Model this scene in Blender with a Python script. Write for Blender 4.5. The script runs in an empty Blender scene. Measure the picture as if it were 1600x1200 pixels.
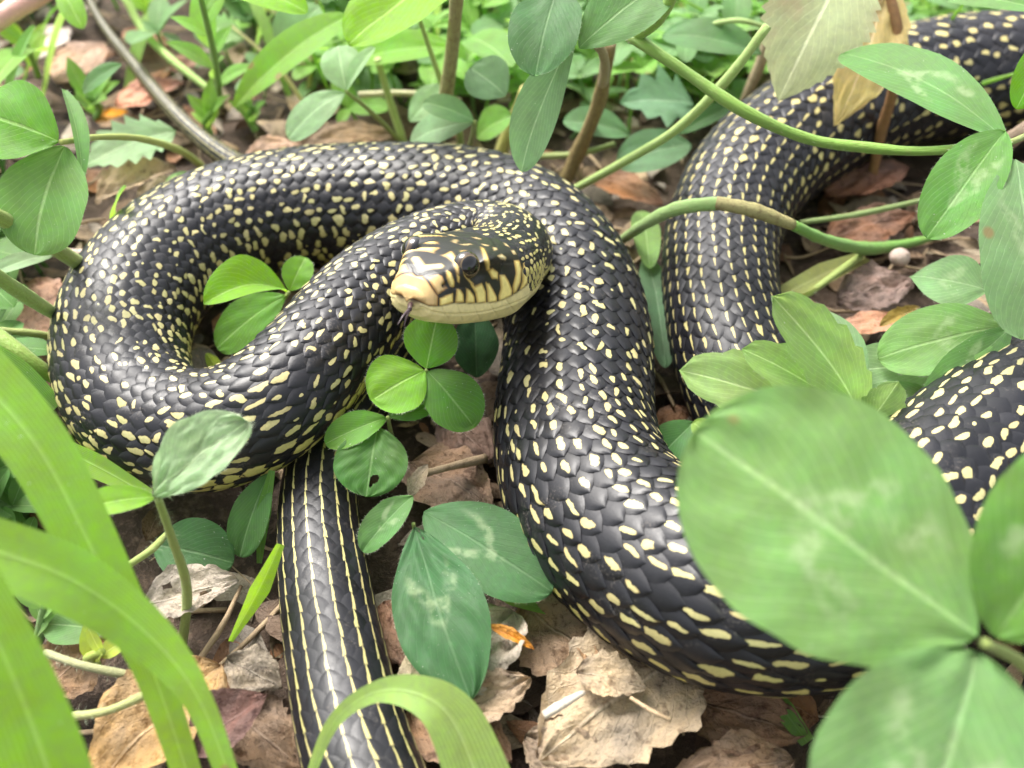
import bpy, math, random
import numpy as np
from mathutils import Vector

# ------------------------------------------------------------------ camera, sky, sun, exposure
SC = bpy.context.scene
COL = SC.collection
F = 1716.0                       # focal length in pixels of a 1600 px wide frame
CAMZ = 0.15                      # camera height above the ground (m)
PITCH = math.radians(45.0)
cd = bpy.data.cameras.new("camera")
cam = bpy.data.objects.new("camera", cd)
COL.objects.link(cam)
cam.location = (0, 0, CAMZ)
cam.rotation_euler = (math.pi / 2 - PITCH, 0, 0)
cd.sensor_width = 36.0
cd.lens = 36.0 * F / 1600.0
cd.clip_start = 0.004
cd.clip_end = 400
cd.dof.use_dof = True
cd.dof.focus_distance = 0.176
cd.dof.aperture_fstop = 19.0
SC.camera = cam

SUN_EL, SUN_AZ = math.radians(56), math.radians(-38)      # azimuth from +Y towards +X
world = bpy.data.worlds.new("World")
SC.world = world
world.use_nodes = True
wn = world.node_tree.nodes
wl = world.node_tree.links
bg = wn["Background"]
sky = wn.new("ShaderNodeTexSky")
sky.sky_type = 'NISHITA'
sky.sun_disc = False
sky.sun_elevation = SUN_EL
sky.sun_rotation = SUN_AZ
sky.dust_density = 6.0
sky.air_density = 1.0
hs = wn.new("ShaderNodeHueSaturation")
hs.inputs["Saturation"].default_value = 0.30
wl.new(sky.outputs[0], hs.inputs["Color"])
wl.new(hs.outputs[0], bg.inputs[0])
bg.inputs[1].default_value = 0.12
sd = bpy.data.lights.new("sun", 'SUN')
sun = bpy.data.objects.new("sun", sd)
COL.objects.link(sun)
sd.energy = 1.5
sd.angle = math.radians(30)
sd.color = (1.0, 0.96, 0.90)
sdir = Vector((math.sin(SUN_AZ) * math.cos(SUN_EL), math.cos(SUN_AZ) * math.cos(SUN_EL), math.sin(SUN_EL)))
sun.rotation_euler = sdir.to_track_quat('Z', 'Y').to_euler()
sun.location = sdir * 3
SC.view_settings.view_transform = 'Standard'
SC.view_settings.look = 'None'
SC.view_settings.gamma = 1.0
SC.view_settings.use_curve_mapping = False
SC.view_settings.exposure = 1.62

RNG = np.random.default_rng(11)
random.seed(5)

# ------------------------------------------------------------------ geometry helpers
CP, SP = math.cos(PITCH), math.sin(PITCH)
CAMP = np.array([0, 0, CAMZ])
RIGHT = np.array([1.0, 0, 0])
LOOK = np.array([0, CP, -SP])
UPC = np.array([0, SP, CP])
UP = np.array([0, 0, 1.0])
TOCAM = -LOOK


def P(px, py, z=0.0):
    """point at height z seen at photo pixel (px, py)"""
    d = RIGHT * ((px - 800) / F) + LOOK - UPC * ((py - 600) / F)
    return CAMP + d * ((z - CAMZ) / d[2])


def PD(px, py, depth):
    d = RIGHT * ((px - 800) / F) + LOOK - UPC * ((py - 600) / F)
    return CAMP + d * depth


def proj(p):
    q = np.asarray(p) - CAMP
    dep = q @ LOOK
    return 800 + F * (q @ RIGHT) / dep, 600 - F * (q @ UPC) / dep


def depth_of(p):
    return float((np.asarray(p) - CAMP) @ LOOK)


def px2m(px, p):
    return px * depth_of(p) / F


def nrm(v):
    v = np.asarray(v, float)
    return v / (np.linalg.norm(v) + 1e-12)


def catmull(pts, n):
    pts = np.asarray(pts, float)
    k = len(pts)
    ext = np.vstack([2 * pts[0] - pts[1], pts, 2 * pts[-1] - pts[-2]])
    t = np.linspace(0, k - 1 - 1e-9, n)
    i = np.floor(t).astype(int)
    f = (t - i)[:, None]
    p0, p1, p2, p3 = ext[i], ext[i + 1], ext[i + 2], ext[i + 3]
    return 0.5 * ((2 * p1) + (-p0 + p2) * f + (2 * p0 - 5 * p1 + 4 * p2 - p3) * f ** 2 + (-p0 + 3 * p1 - 3 * p2 + p3) * f ** 3)


def wob(x, y, seed=0):
    """smooth pseudo noise in -1..1"""
    r = np.random.default_rng(seed)
    s = 0
    for k in range(6):
        a, b, c = r.uniform(-1, 1, 3)
        f = 1.0 + 0.8 * k
        s = s + np.sin(f * (a * 2.2 * x + b * 2.2 * y) + c * 9) / (1 + .35 * k)
    return s / 3.2


def make_mesh(name, verts, faces, uv=None, smooth=True):
    me = bpy.data.meshes.new(name)
    me.from_pydata([tuple(v) for v in np.asarray(verts).tolist()], [], [tuple(f) for f in faces])
    if uv is not None:
        ul = me.uv_layers.new(name="UVMap")
        li = np.empty(len(me.loops), dtype=np.int32)
        me.loops.foreach_get("vertex_index", li)
        ul.data.foreach_set("uv", np.asarray(uv, np.float32)[li].ravel())
    if smooth:
        me.polygons.foreach_set("use_smooth", np.ones(len(me.polygons), dtype=bool))
    me.update()
    return me


def link(name, me, mat=None, parent=None, color=None):
    o = bpy.data.objects.new(name, me)
    COL.objects.link(o)
    if mat is not None and me is not None:
        me.materials.append(mat)
    if parent is not None:
        o.parent = parent
        o.matrix_parent_inverse = parent.matrix_world.inverted() if False else o.matrix_parent_inverse
    if color is not None:
        o.color = (*color, 1.0)
    return o


def tag(o, label, cat=None, group=None, kind=None):
    o["label"] = label
    if cat:
        o["category"] = cat
    if group:
        o["group"] = group
    if kind:
        o["kind"] = kind
    return o


def empty(name, label, cat, group=None):
    o = bpy.data.objects.new(name, None)      # parts keep world coordinates: the empty stays at the origin
    o.empty_display_size = 0.01
    COL.objects.link(o)
    return tag(o, label, cat, group)


def grid_faces(nv, nu, off=0, wrap=False):
    f = []
    m = nu if wrap else nu - 1
    for i in range(nv - 1):
        for j in range(m):
            a = off + i * nu + j
            b = off + i * nu + (j + 1) % nu
            f.append((a, b, b + nu, a + nu))
    return f


# ------------------------------------------------------------------ materials
def new_mat(name):
    m = bpy.data.materials.new(name)
    m.use_nodes = True
    return m, m.node_tree.nodes, m.node_tree.links, m.node_tree.nodes["Principled BSDF"], m.node_tree.nodes["Material Output"]


class G:
    """small node-graph writer"""
    def __init__(s, n, l):
        s.n, s.l = n, l

    def put(s, sock, v):
        if isinstance(v, bpy.types.NodeSocket):
            s.l.new(v, sock)
        elif v is not None:
            sock.default_value = v

    def m(s, op, a, b=None, c=None, clamp=False):
        x = s.n.new("ShaderNodeMath")
        x.operation = op
        x.use_clamp = clamp
        s.put(x.inputs[0], a)
        s.put(x.inputs[1], b)
        s.put(x.inputs[2], c)
        return x.outputs[0]

    def ramp(s, v, a, b, lo=0.0, hi=1.0):
        x = s.n.new("ShaderNodeMapRange")
        x.interpolation_type = 'SMOOTHSTEP'
        s.put(x.inputs[0], v)
        s.put(x.inputs[1], a)
        s.put(x.inputs[2], b)
        s.put(x.inputs[3], lo)
        s.put(x.inputs[4], hi)
        return x.outputs[0]

    def mix(s, f, a, b, mode='MIX'):
        x = s.n.new("ShaderNodeMix")
        x.data_type = 'RGBA'
        x.blend_type = mode
        s.put(x.inputs[0], f)
        s.put(x.inputs[6], (*a, 1) if isinstance(a, tuple) and len(a) == 3 else a)
        s.put(x.inputs[7], (*b, 1) if isinstance(b, tuple) and len(b) == 3 else b)
        return x.outputs[2]

    def noise(s, scale, detail=3, vec=None, rough=0.55, dist=0.0):
        x = s.n.new("ShaderNodeTexNoise")
        x.inputs["Scale"].default_value = scale
        x.inputs["Detail"].default_value = detail
        x.inputs["Roughness"].default_value = rough
        x.inputs["Distortion"].default_value = dist
        if vec is not None:
            s.l.new(vec, x.inputs["Vector"])
        return x.outputs["Fac"], x.outputs["Color"]

    def attr(s, name):
        x = s.n.new("ShaderNodeAttribute")
        x.attribute_name = name
        return x

    def bump(s, h, strength, dist):
        x = s.n.new("ShaderNodeBump")
        x.inputs["Strength"].default_value = strength
        x.inputs["Distance"].default_value = dist
        s.put(x.inputs["Height"], h)
        return x.outputs[0]

    def objpos(s):
        tc = s.n.new("ShaderNodeTexCoord")
        inf = s.n.new("ShaderNodeObjectInfo")
        k = s.m('MULTIPLY', inf.outputs["Random"], 3.7)
        cb = s.n.new("ShaderNodeCombineXYZ")
        for i in range(3):
            s.l.new(k, cb.inputs[i])
        x = s.n.new("ShaderNodeVectorMath")
        s.l.new(tc.outputs["Object"], x.inputs[0])
        s.l.new(cb.outputs[0], x.inputs[1])
        return x.outputs[0]

    def hsv(s, col, h=0.5, sat=1.0, val=1.0):
        x = s.n.new("ShaderNodeHueSaturation")
        s.put(x.inputs["Hue"], h)
        s.put(x.inputs["Saturation"], sat)
        s.put(x.inputs["Value"], val)
        s.put(x.inputs["Color"], col)
        return x.outputs[0]


def leaf_material(name, mark=0.0, grass=False, withered=False, transl=0.42):
    m, n, l, bs, out = new_mat(name)
    g = G(n, l)
    uvn = n.new("ShaderNodeUVMap")
    sep = n.new("ShaderNodeSeparateXYZ")
    l.new(uvn.outputs[0], sep.inputs[0])
    u = g.m('MULTIPLY_ADD', sep.outputs[0], 2.0, -1.0)
    au = g.m('ABSOLUTE', u)
    v = sep.outputs[1]
    info = n.new("ShaderNodeObjectInfo")
    col = info.outputs["Color"]
    pos = g.objpos()
    big, _ = g.noise(130, 3, pos)
    fine, _ = g.noise(900, 4, pos, 0.65)
    col = g.hsv(col, g.m('MULTIPLY_ADD', big, 0.05, 0.475), 1.0, g.m('MULTIPLY_ADD', big, 0.7, 0.65))
    col = g.hsv(col, 0.5, g.m('MULTIPLY_ADD', fine, 0.3, 0.85), g.m('MULTIPLY_ADD', fine, 0.5, 0.75))
    if grass:
        st = g.m('SINE', g.m('MULTIPLY', u, 46.0))
        vein = g.ramp(st, 0.2, 1.0)
        col = g.mix(g.m('MULTIPLY', vein, 0.32), col, g.hsv(col, 0.49, 0.85, 1.7))
        rib = g.ramp(au, 0.10, 0.0)
        col = g.mix(g.m('MULTIPLY', rib, 0.35), col, g.hsv(col, 0.49, 0.8, 1.7))
        height = g.m('ADD', vein, rib)
    else:
        wav, _ = g.noise(260, 2, pos)
        ph = g.m('ADD', g.m('MULTIPLY_ADD', au, -0.62, v), g.m('MULTIPLY', wav, 0.05))
        st = g.m('ABSOLUTE', g.m('SINE', g.m('MULTIPLY', ph, 34.0)))
        vein = g.ramp(st, 0.22, 0.0)
        rib = g.ramp(au, 0.055, 0.012)
        fadev = g.m('MULTIPLY', vein, 0.38)
        col = g.mix(fadev, col, g.hsv(col, 0.49, 0.82, 1.7))
        col = g.mix(g.m('MULTIPLY', rib, 0.35 if mark else 0.5), col, g.hsv(col, 0.48, 0.75, 2.0))
        height = g.m('ADD', g.m('MULTIPLY', vein, -0.5), g.m('MULTIPLY', rib, -1.0))
        if mark > 0:
            # pale chevron of a clover leaflet
            c1 = g.m('MULTIPLY_ADD', au, -0.42, 0.58)
            dd = g.m('ABSOLUTE', g.m('SUBTRACT', v, g.m('ADD', c1, g.m('MULTIPLY_ADD', big, 0.5, -0.25))))
            wd = g.m('MULTIPLY_ADD', au, -0.05, 0.13)
            ch = g.m('MULTIPLY', g.ramp(g.m('DIVIDE', dd, wd), 1.1, 0.25), g.ramp(au, 0.80, 0.45))
            spk, _ = g.noise(420, 3, pos)
            ch = g.m('MULTIPLY', ch, g.ramp(spk, 0.36, 0.62))
            col = g.mix(g.m('MULTIPLY', ch, mark), col, (0.50, 0.62, 0.36))
    # small blemishes
    vor = n.new("ShaderNodeTexVoronoi")
    vor.inputs["Scale"].default_value = 150
    l.new(pos, vor.inputs["Vector"])
    sepc = n.new("ShaderNodeSeparateColor")
    l.new(vor.outputs["Color"], sepc.inputs[0])
    bl = g.m('MULTIPLY', g.ramp(vor.outputs["Distance"], 0.20, 0.08), g.ramp(sepc.outputs[0], 0.88, 0.90))
    col = g.mix(g.m('MULTIPLY', bl, 0.8), col, (0.30, 0.20, 0.09))
    # pale dust flecks
    fl, _ = g.noise(2600, 2, pos)
    fm, _ = g.noise(200, 2, pos)
    flm = g.m('MULTIPLY', g.ramp(fl, 0.69, 0.74), g.ramp(fm, 0.50, 0.62))
    col = g.mix(g.m('MULTIPLY', flm, 0.6), col, (0.6, 0.62, 0.52))
    if withered:
        pa, _ = g.noise(70, 4, pos)
        col = g.mix(g.m('MULTIPLY', g.ramp(pa, 0.48, 0.70), 0.7), col, (0.48, 0.36, 0.22))
    l.new(col, bs.inputs["Base Color"])
    bs.inputs["Roughness"].default_value = 0.55
    bs.inputs["Specular IOR Level"].default_value = 0.28
    bs.inputs["Sheen Weight"].default_value = 0.18
    bs.inputs["Sheen Roughness"].default_value = 0.5
    h = g.m('ADD', height, g.m('MULTIPLY', fine, 0.9))
    l.new(g.bump(h, 0.45, 0.00025), bs.inputs["Normal"])
    tr = n.new("ShaderNodeBsdfTranslucent")
    l.new(g.hsv(col, 0.48, 1.02, 1.8), tr.inputs[0])
    mx = n.new("ShaderNodeMixShader")
    mx.inputs[0].default_value = transl
    l.new(bs.outputs[0], mx.inputs[1])
    l.new(tr.outputs[0], mx.inputs[2])
    l.new(mx.outputs[0], out.inputs[0])
    return m


M_LEAF = leaf_material("leaf_plain")
M_CLOVER = leaf_material("leaf_chevron", mark=0.40)
M_GRASS = leaf_material("grass_blade", grass=True, transl=0.5)
M_WITHER = leaf_material("leaf_withered", withered=True, transl=0.35)


def dead_material():
    m, n, l, bs, out = new_mat("dead_leaf")
    g = G(n, l)
    uvn = n.new("ShaderNodeUVMap")
    sep = n.new("ShaderNodeSeparateXYZ")
    l.new(uvn.outputs[0], sep.inputs[0])
    u = g.m('MULTIPLY_ADD', sep.outputs[0], 2.0, -1.0)
    au = g.m('ABSOLUTE', u)
    v = sep.outputs[1]
    info = n.new("ShaderNodeObjectInfo")
    at = g.attr("tint")
    pos = g.objpos()
    col = g.mix(1.0, info.outputs["Color"], at.outputs["Color"], 'MULTIPLY')
    a, _ = g.noise(90, 5, pos, 0.65, 0.6)
    b, _ = g.noise(420, 5, pos, 0.7)
    c, _ = g.noise(1800, 3, pos, 0.6)
    col = g.hsv(col, 0.5, g.m('MULTIPLY_ADD', a, 0.9, 0.55), g.m('MULTIPLY_ADD', a, 1.7, 0.15))
    col = g.mix(g.ramp(b, 0.52, 0.68), col, g.hsv(col, 0.49, 1.15, 0.42))
    col = g.mix(g.m('MULTIPLY', g.ramp(c, 0.60, 0.70), 0.5), col, (0.05, 0.03, 0.02))
    st = g.m('ABSOLUTE', g.m('SINE', g.m('MULTIPLY', g.m('MULTIPLY_ADD', au, -0.55, v), 22.0)))
    vein = g.ramp(st, 0.16, 0.0)
    rib = g.ramp(au, 0.05, 0.01)
    vv = g.m('MAXIMUM', g.m('MULTIPLY', vein, 0.45), rib)
    col = g.mix(g.m('MULTIPLY', vv, 0.45), col, g.hsv(col, 0.5, 0.8, 1.7))
    col = g.hsv(col, 0.505, 1.08, 0.88)
    l.new(col, bs.inputs["Base Color"])
    bs.inputs["Roughness"].default_value = 0.62
    bs.inputs["Specular IOR Level"].default_value = 0.3
    h = g.m('ADD', g.m('MULTIPLY', vv, 0.8), g.m('MULTIPLY_ADD', b, 2.0, c))
    l.new(g.bump(h, 0.8, 0.0005), bs.inputs["Normal"])
    tr = n.new("ShaderNodeBsdfTranslucent")
    l.new(col, tr.inputs[0])
    mx = n.new("ShaderNodeMixShader")
    mx.inputs[0].default_value = 0.12
    l.new(bs.outputs[0], mx.inputs[1])
    l.new(tr.outputs[0], mx.inputs[2])
    l.new(mx.outputs[0], out.inputs[0])
    return m


M_DEAD = dead_material()


def stem_material(name, woody=False):
    m, n, l, bs, out = new_mat(name)
    g = G(n, l)
    info = n.new("ShaderNodeObjectInfo")
    mp = n.new("ShaderNodeMapping")
    uvn = n.new("ShaderNodeUVMap")
    l.new(uvn.outputs[0], mp.inputs[0])
    mp.inputs["Scale"].default_value = (9, 1.2, 1)
    a, _ = g.noise(3.0, 4, mp.outputs[0], 0.6)
    b, _ = g.noise(700, 4, g.objpos(), 0.6)
    col = g.hsv(info.outputs["Color"], g.m('MULTIPLY_ADD', a, 0.06, 0.47), 1.0, g.m('MULTIPLY_ADD', a, 0.9, 0.55))
    col = g.mix(g.m('MULTIPLY', g.ramp(b, 0.5, 0.7), 0.5 if woody else 0.2), col, (0.16, 0.10, 0.05) if woody else (0.30, 0.26, 0.10))
    l.new(col, bs.inputs["Base Color"])
    bs.inputs["Roughness"].default_value = 0.7 if woody else 0.45
    bs.inputs["Specular IOR Level"].default_value = 0.35
    if not woody:
        bs.inputs["Subsurface Weight"].default_value = 0.0
        bs.inputs["Sheen Weight"].default_value = 0.15
    l.new(g.bump(g.m('ADD', a, b), 0.6, 0.0004), bs.inputs["Normal"])
    return m


M_STEM = stem_material("plant_stem")
M_WOOD = stem_material("woody_stem", True)


def hair_material():
    m, n, l, bs, out = new_mat("leaf_hair")
    bs.inputs["Base Color"].default_value = (0.55, 0.62, 0.42, 1)
    bs.inputs["Roughness"].default_value = 0.5
    return m


M_HAIR = hair_material()


def soil_material():
    m, n, l, bs, out = new_mat("soil")
    g = G(n, l)
    tc = n.new("ShaderNodeTexCoord")
    pos = tc.outputs["Object"]
    a, _ = g.noise(40, 6, pos, 0.65)
    b, _ = g.noise(350, 6, pos, 0.7)
    c, _ = g.noise(1500, 4, pos, 0.7)
    col = g.mix(g.ramp(a, 0.35, 0.65), (0.045, 0.030, 0.020), (0.12, 0.078, 0.052))
    col = g.mix(g.ramp(b, 0.48, 0.66), col, (0.19, 0.13, 0.09))
    col = g.mix(g.m('MULTIPLY', g.ramp(c, 0.6, 0.7), 0.7), col, (0.22, 0.16, 0.11))
    l.new(col, bs.inputs["Base Color"])
    bs.inputs["Roughness"].default_value = 0.85
    h = g.m('ADD', g.m('MULTIPLY', b, 1.5), c)
    l.new(g.bump(h, 1.0, 0.0015), bs.inputs["Normal"])
    return m


M_SOIL = soil_material()


def scale_material():
    m, n, l, bs, out = new_mat("snake_scales")
    g = G(n, l)
    luv = g.attr("luv")
    s0 = g.attr("spot_a")
    s1 = g.attr("spot_b")
    sv = n.new("ShaderNodeSeparateXYZ")
    l.new(luv.outputs["Vector"], sv.inputs[0])
    a, b = sv.outputs[0], sv.outputs[1]
    c0 = n.new("ShaderNodeSeparateColor")
    l.new(s0.outputs["Color"], c0.inputs[0])
    c1 = n.new("ShaderNodeSeparateColor")
    l.new(s1.outputs["Color"], c1.inputs[0])
    cx, w, ln, cy = c0.outputs[0], c0.outputs[1], c0.outputs[2], s0.outputs["Alpha"]
    amt, tilt, taper, rnd = c1.outputs[0], c1.outputs[1], c1.outputs[2], s1.outputs["Alpha"]
    tc = n.new("ShaderNodeTexCoord")
    pos = tc.outputs["Object"]
    nz, _ = g.noise(700, 3, pos, 0.6)
    fine, _ = g.noise(2600, 3, pos, 0.6)
    _, wcol = g.noise(520, 2, pos, 0.5)
    wsep = n.new("ShaderNodeSeparateColor")
    l.new(wcol, wsep.inputs[0])
    wamt = g.m('MULTIPLY', g.m('MINIMUM', w, 0.5), 2.1)
    w = g.m('MULTIPLY', w, 0.92)
    da = g.m('ADD', g.m('SUBTRACT', a, cx), g.m('MULTIPLY', g.m('SUBTRACT', wsep.outputs[0], 0.5), wamt))
    db = g.m('ADD', g.m('SUBTRACT', b, cy), g.m('MULTIPLY', g.m('SUBTRACT', wsep.outputs[1], 0.5), wamt))
    ca, sa = g.m('COSINE', tilt), g.m('SINE', tilt)
    ra = g.m('ADD', g.m('MULTIPLY', da, ca), g.m('MULTIPLY', db, sa))
    rb = g.m('SUBTRACT', g.m('MULTIPLY', db, ca), g.m('MULTIPLY', da, sa))
    ww = g.m('MULTIPLY', w, g.m('MAXIMUM', g.m('SUBTRACT', 1.0, g.m('MULTIPLY', taper, rb)), 0.15))
    q = g.m('ADD', g.m('POWER', g.m('ABSOLUTE', g.m('DIVIDE', ra, ww)), 2.4), g.m('POWER', g.m('ABSOLUTE', g.m('DIVIDE', rb, ln)), 2.4))
    q = g.m('ADD', q, g.m('MULTIPLY_ADD', nz, 1.5, -0.75))
    mask = g.m('MULTIPLY', g.ramp(q, 1.10, 0.88), amt)
    vor = g.attr("warm")
    yel = g.mix(vor.outputs["Fac"], (0.50, 0.475, 0.22), (0.46, 0.42, 0.10))
    yel = g.mix(g.m('MULTIPLY', rnd, 0.35), yel, (0.55, 0.40, 0.20))
    yel = g.hsv(yel, 0.5, 1.0, g.m('ADD', g.m('MULTIPLY_ADD', fine, 0.5, 0.58), g.m('MULTIPLY', nz, 0.35)))
    yel = g.mix(g.m('MULTIPLY', g.ramp(q, 0.55, 1.0), 0.55), yel, (0.34, 0.22, 0.08))
    blk = g.mix(rnd, (0.004, 0.004, 0.006), (0.010, 0.010, 0.014))
    col = g.mix(mask, blk, yel)
    dz, _ = g.noise(160, 4, pos, 0.65)
    dsm = g.m('MULTIPLY', g.ramp(dz, 0.50, 0.68), g.ramp(fine, 0.50, 0.66))
    col = g.mix(g.m('MULTIPLY', dsm, 0.22), col, (0.30, 0.26, 0.22))
    l.new(col, bs.inputs["Base Color"])
    rv = g.m('MULTIPLY_ADD', rnd, 0.14, 0.25)
    l.new(g.m('ADD', g.m('MULTIPLY', nz, 0.24), rv), bs.inputs["Roughness"])
    bs.inputs["Specular IOR Level"].default_value = 0.50
    l.new(g.bump(g.m('ADD', fine, nz), 0.22, 0.0001), bs.inputs["Normal"])
    return m


def skin_material():
    m, n, l, bs, out = new_mat("snake_skin")
    bs.inputs["Base Color"].default_value = (0.010, 0.009, 0.010, 1)
    bs.inputs["Roughness"].default_value = 0.6
    return m


def head_material():
    m, n, l, bs, out = new_mat("snake_head")
    g = G(n, l)
    c = g.attr("hcol")
    tc = n.new("ShaderNodeTexCoord")
    pos = tc.outputs["Object"]
    nz, _ = g.noise(900, 4, pos, 0.6)
    n2, _ = g.noise(300, 3, pos, 0.6)
    col = g.hsv(c.outputs["Color"], 0.5, 1.0, g.m('MULTIPLY_ADD', nz, 0.5, 0.75))
    l.new(col, bs.inputs["Base Color"])
    l.new(g.m('MULTIPLY_ADD', n2, 0.28, 0.26), bs.inputs["Roughness"])
    bs.inputs["Specular IOR Level"].default_value = 0.55
    l.new(g.bump(g.m('ADD', nz, n2), 0.25, 0.00012), bs.inputs["Normal"])
    return m


M_SCALE, M_SKIN, M_HEAD = scale_material(), skin_material(), head_material()

# ------------------------------------------------------------------ ground
def ground_z(x, y):
    return -0.0030 + 0.0028 * wob(np.asarray(x) * 28, np.asarray(y) * 28, 3) + 0.0012 * wob(np.asarray(x) * 120, np.asarray(y) * 120, 4)


def build_ground():
    # fine in the middle, coarse outside, one sheet
    def axis(lo, hi, c0, c1, step):
        mid = np.arange(c0, c1 + 1e-9, step)
        a = c0 - np.geomspace(step * 2, c0 - lo, 26)[::-1]
        b = c1 + np.geomspace(step * 2, hi - c1, 26)
        return np.concatenate([a, mid, b])
    xs = axis(-60, 60, -0.36, 0.36, 0.004)
    ys = axis(-60, 60, -0.05, 0.75, 0.004)
    X, Y = np.meshgrid(xs, ys)
    Z = ground_z(X, Y)
    far = np.clip((np.hypot(X, Y) - 0.8) / 1.0, 0, 1)
    Z = Z * (1 - far) - 0.003 * far
    V = np.stack([X.ravel(), Y.ravel(), Z.ravel()], 1)
    me = make_mesh("ground", V, grid_faces(len(ys), len(xs)))
    o = link("ground", me, M_SOIL)
    o["kind"] = "structure"
    o["label"] = "dark brown soil under the leaf litter"


build_ground()

# ------------------------------------------------------------------ plant builders
def prof_clover(v):
    v = np.clip(v, 0, 1)
    return np.sqrt(np.clip(1 - (2 * v ** 1.06 - 1) ** 2, 0, 1)) * (1 - 0.45 * (1 - v) ** 5)


def prof_oval(v):
    v = np.clip(v, 0, 1)
    return np.sqrt(np.clip(1 - np.abs(2 * v - 1) ** 2.2, 0, 1)) * (1 - 0.35 * (1 - v) ** 4)


def prof_obov(v):
    return np.clip(np.sin(np.pi * np.clip(v, 0, 1) ** 1.35) ** 0.62, 0, 1)


def prof_ell(v):
    return np.clip(np.sin(np.pi * np.clip(v, 0, 1) ** 0.85) ** 0.9, 0, 1)


def prof_lance(v):
    return np.clip(np.sin(np.pi * np.clip(v, 0, 1) ** 0.62) ** 1.0, 0, 1)


def prof_dead(v):
    return np.clip(np.sin(np.pi * np.clip(v, 0, 1) ** 0.8) ** 0.75, 0, 1)


PROF = dict(oval=prof_oval, clover=prof_clover, obov=prof_obov, ell=prof_ell, lance=prof_lance, dead=prof_dead)


def leaf_arrays(B, T, w, N, shape="clover", fold=0.25, arch=0.08, twist=0.0, wavy=0.04, teeth=0, tooth=0.12, nu=11, nv=22, seed=0, crumple=0.0, holes=None, notch=0.0, rag=0.0):
    B, T = np.asarray(B, float), np.asarray(T, float)
    ax = T - B
    L = np.linalg.norm(ax)
    d = ax / L
    side = nrm(np.cross(d, N))
    n = np.cross(side, d)
    if teeth:
        nv = max(nv, teeth * 4 + 1)
    v = (0.5 - 0.5 * np.cos(np.pi * np.linspace(0, 1, nv)) if not teeth else np.linspace(0, 1, nv))[:, None] * np.ones((1, nu))
    u = np.ones((nv, 1)) * np.linspace(-1, 1, nu)[None, :]
    hw = 0.5 * w * PROF[shape](v)
    rg = np.random.default_rng(seed + 77)
    hw = hw * (1 + 0.05 * wob(v * 3.0, np.sign(u) * 2.0, seed + 5))
    if rag:
        sg = np.where(u > 0, 3.1, -2.2)
        hw = hw * (1 - rag * np.abs(u) ** 2 * np.clip(wob(v * 9 + seed, sg, seed + 31) + .6 * wob(v * 26, sg * 2, seed + 33), -.6, 1.2))
    if teeth:
        saw = (v * teeth) % 1.0
        hw = hw * (1 + tooth * (saw - 0.5) * np.abs(u) ** 4 * np.sin(np.pi * v) ** 0.3)
    vv = v - notch * (v ** 14) * (1 - np.abs(u) ** 1.5) * 1.0
    ang = twist * (v - 0.3)
    ca, sa = np.cos(ang), np.sin(ang)
    lat = u * hw * math.cos(fold)
    ht = np.abs(u) * hw * math.sin(fold) + wavy * w * wob(v * 2.4 + 1.3 * seed, u * 1.6, seed)
    ht = ht + 0.018 * w * np.sin(np.pi * 10.8 * (v - 0.31 * np.abs(u))) * np.abs(u) * (1 - np.abs(u) ** 3)
    if crumple:
        ht = ht + crumple * w * (wob(v * 3.2 + seed, u * 2.6, seed + 9) + 0.6 * wob(v * 8, u * 6 + seed, seed + 19))
    lat2, ht2 = lat * ca - ht * sa, lat * sa + ht * ca
    pos = B + d * (vv * L)[..., None] + n * (arch * L * 4 * v * (1 - v))[..., None]
    pos = pos + side * lat2[..., None] + n * ht2[..., None]
    faces = []
    for i in range(nv - 1):
        for j in range(nu - 1):
            if holes:
                uc, vc = -1 + 2 * (j + .5) / (nu - 1), (i + .5) / (nv - 1)
                if any((uc - hu) ** 2 / ru ** 2 + (vc - hv) ** 2 / rv ** 2 < 1 for hu, hv, ru, rv in holes):
                    continue
            a = i * nu + j
            faces.append((a, a + 1, a + 1 + nu, a + nu))
    uv = np.stack([(u.ravel() + 1) / 2, v.ravel()], 1)
    return pos.reshape(-1, 3), faces, uv, (nv, nu), n


def hair_arrays(pos, shape, n, length, count, seed):
    nv, nu = shape
    Pm = pos.reshape(nv, nu, 3)
    rg = np.random.default_rng(seed)
    V, Fc = [], []
    for k in range(count):
        t = rg.uniform(0.04, 0.995) * (nv - 1)
        i = min(int(t), nv - 2)
        f = t - i
        s = rg.integers(0, 2)
        e = Pm[:, -1] if s else Pm[:, 0]
        inn = Pm[:, -2] if s else Pm[:, 1]
        p = e[i] * (1 - f) + e[i + 1] * f
        q = inn[i] * (1 - f) + inn[i + 1] * f
        o = nrm(p - q)
        tg = nrm(e[i + 1] - e[i])
        dr = nrm(o + 0.5 * tg + rg.normal(0, 0.25, 3))
        ln = length * rg.uniform(0.5, 1.2)
        b = len(V)
        V += [p - tg * 0.000013, p + tg * 0.000013, p + dr * ln]
        Fc.append((b, b + 1, b + 2))
    return V, Fc


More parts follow.
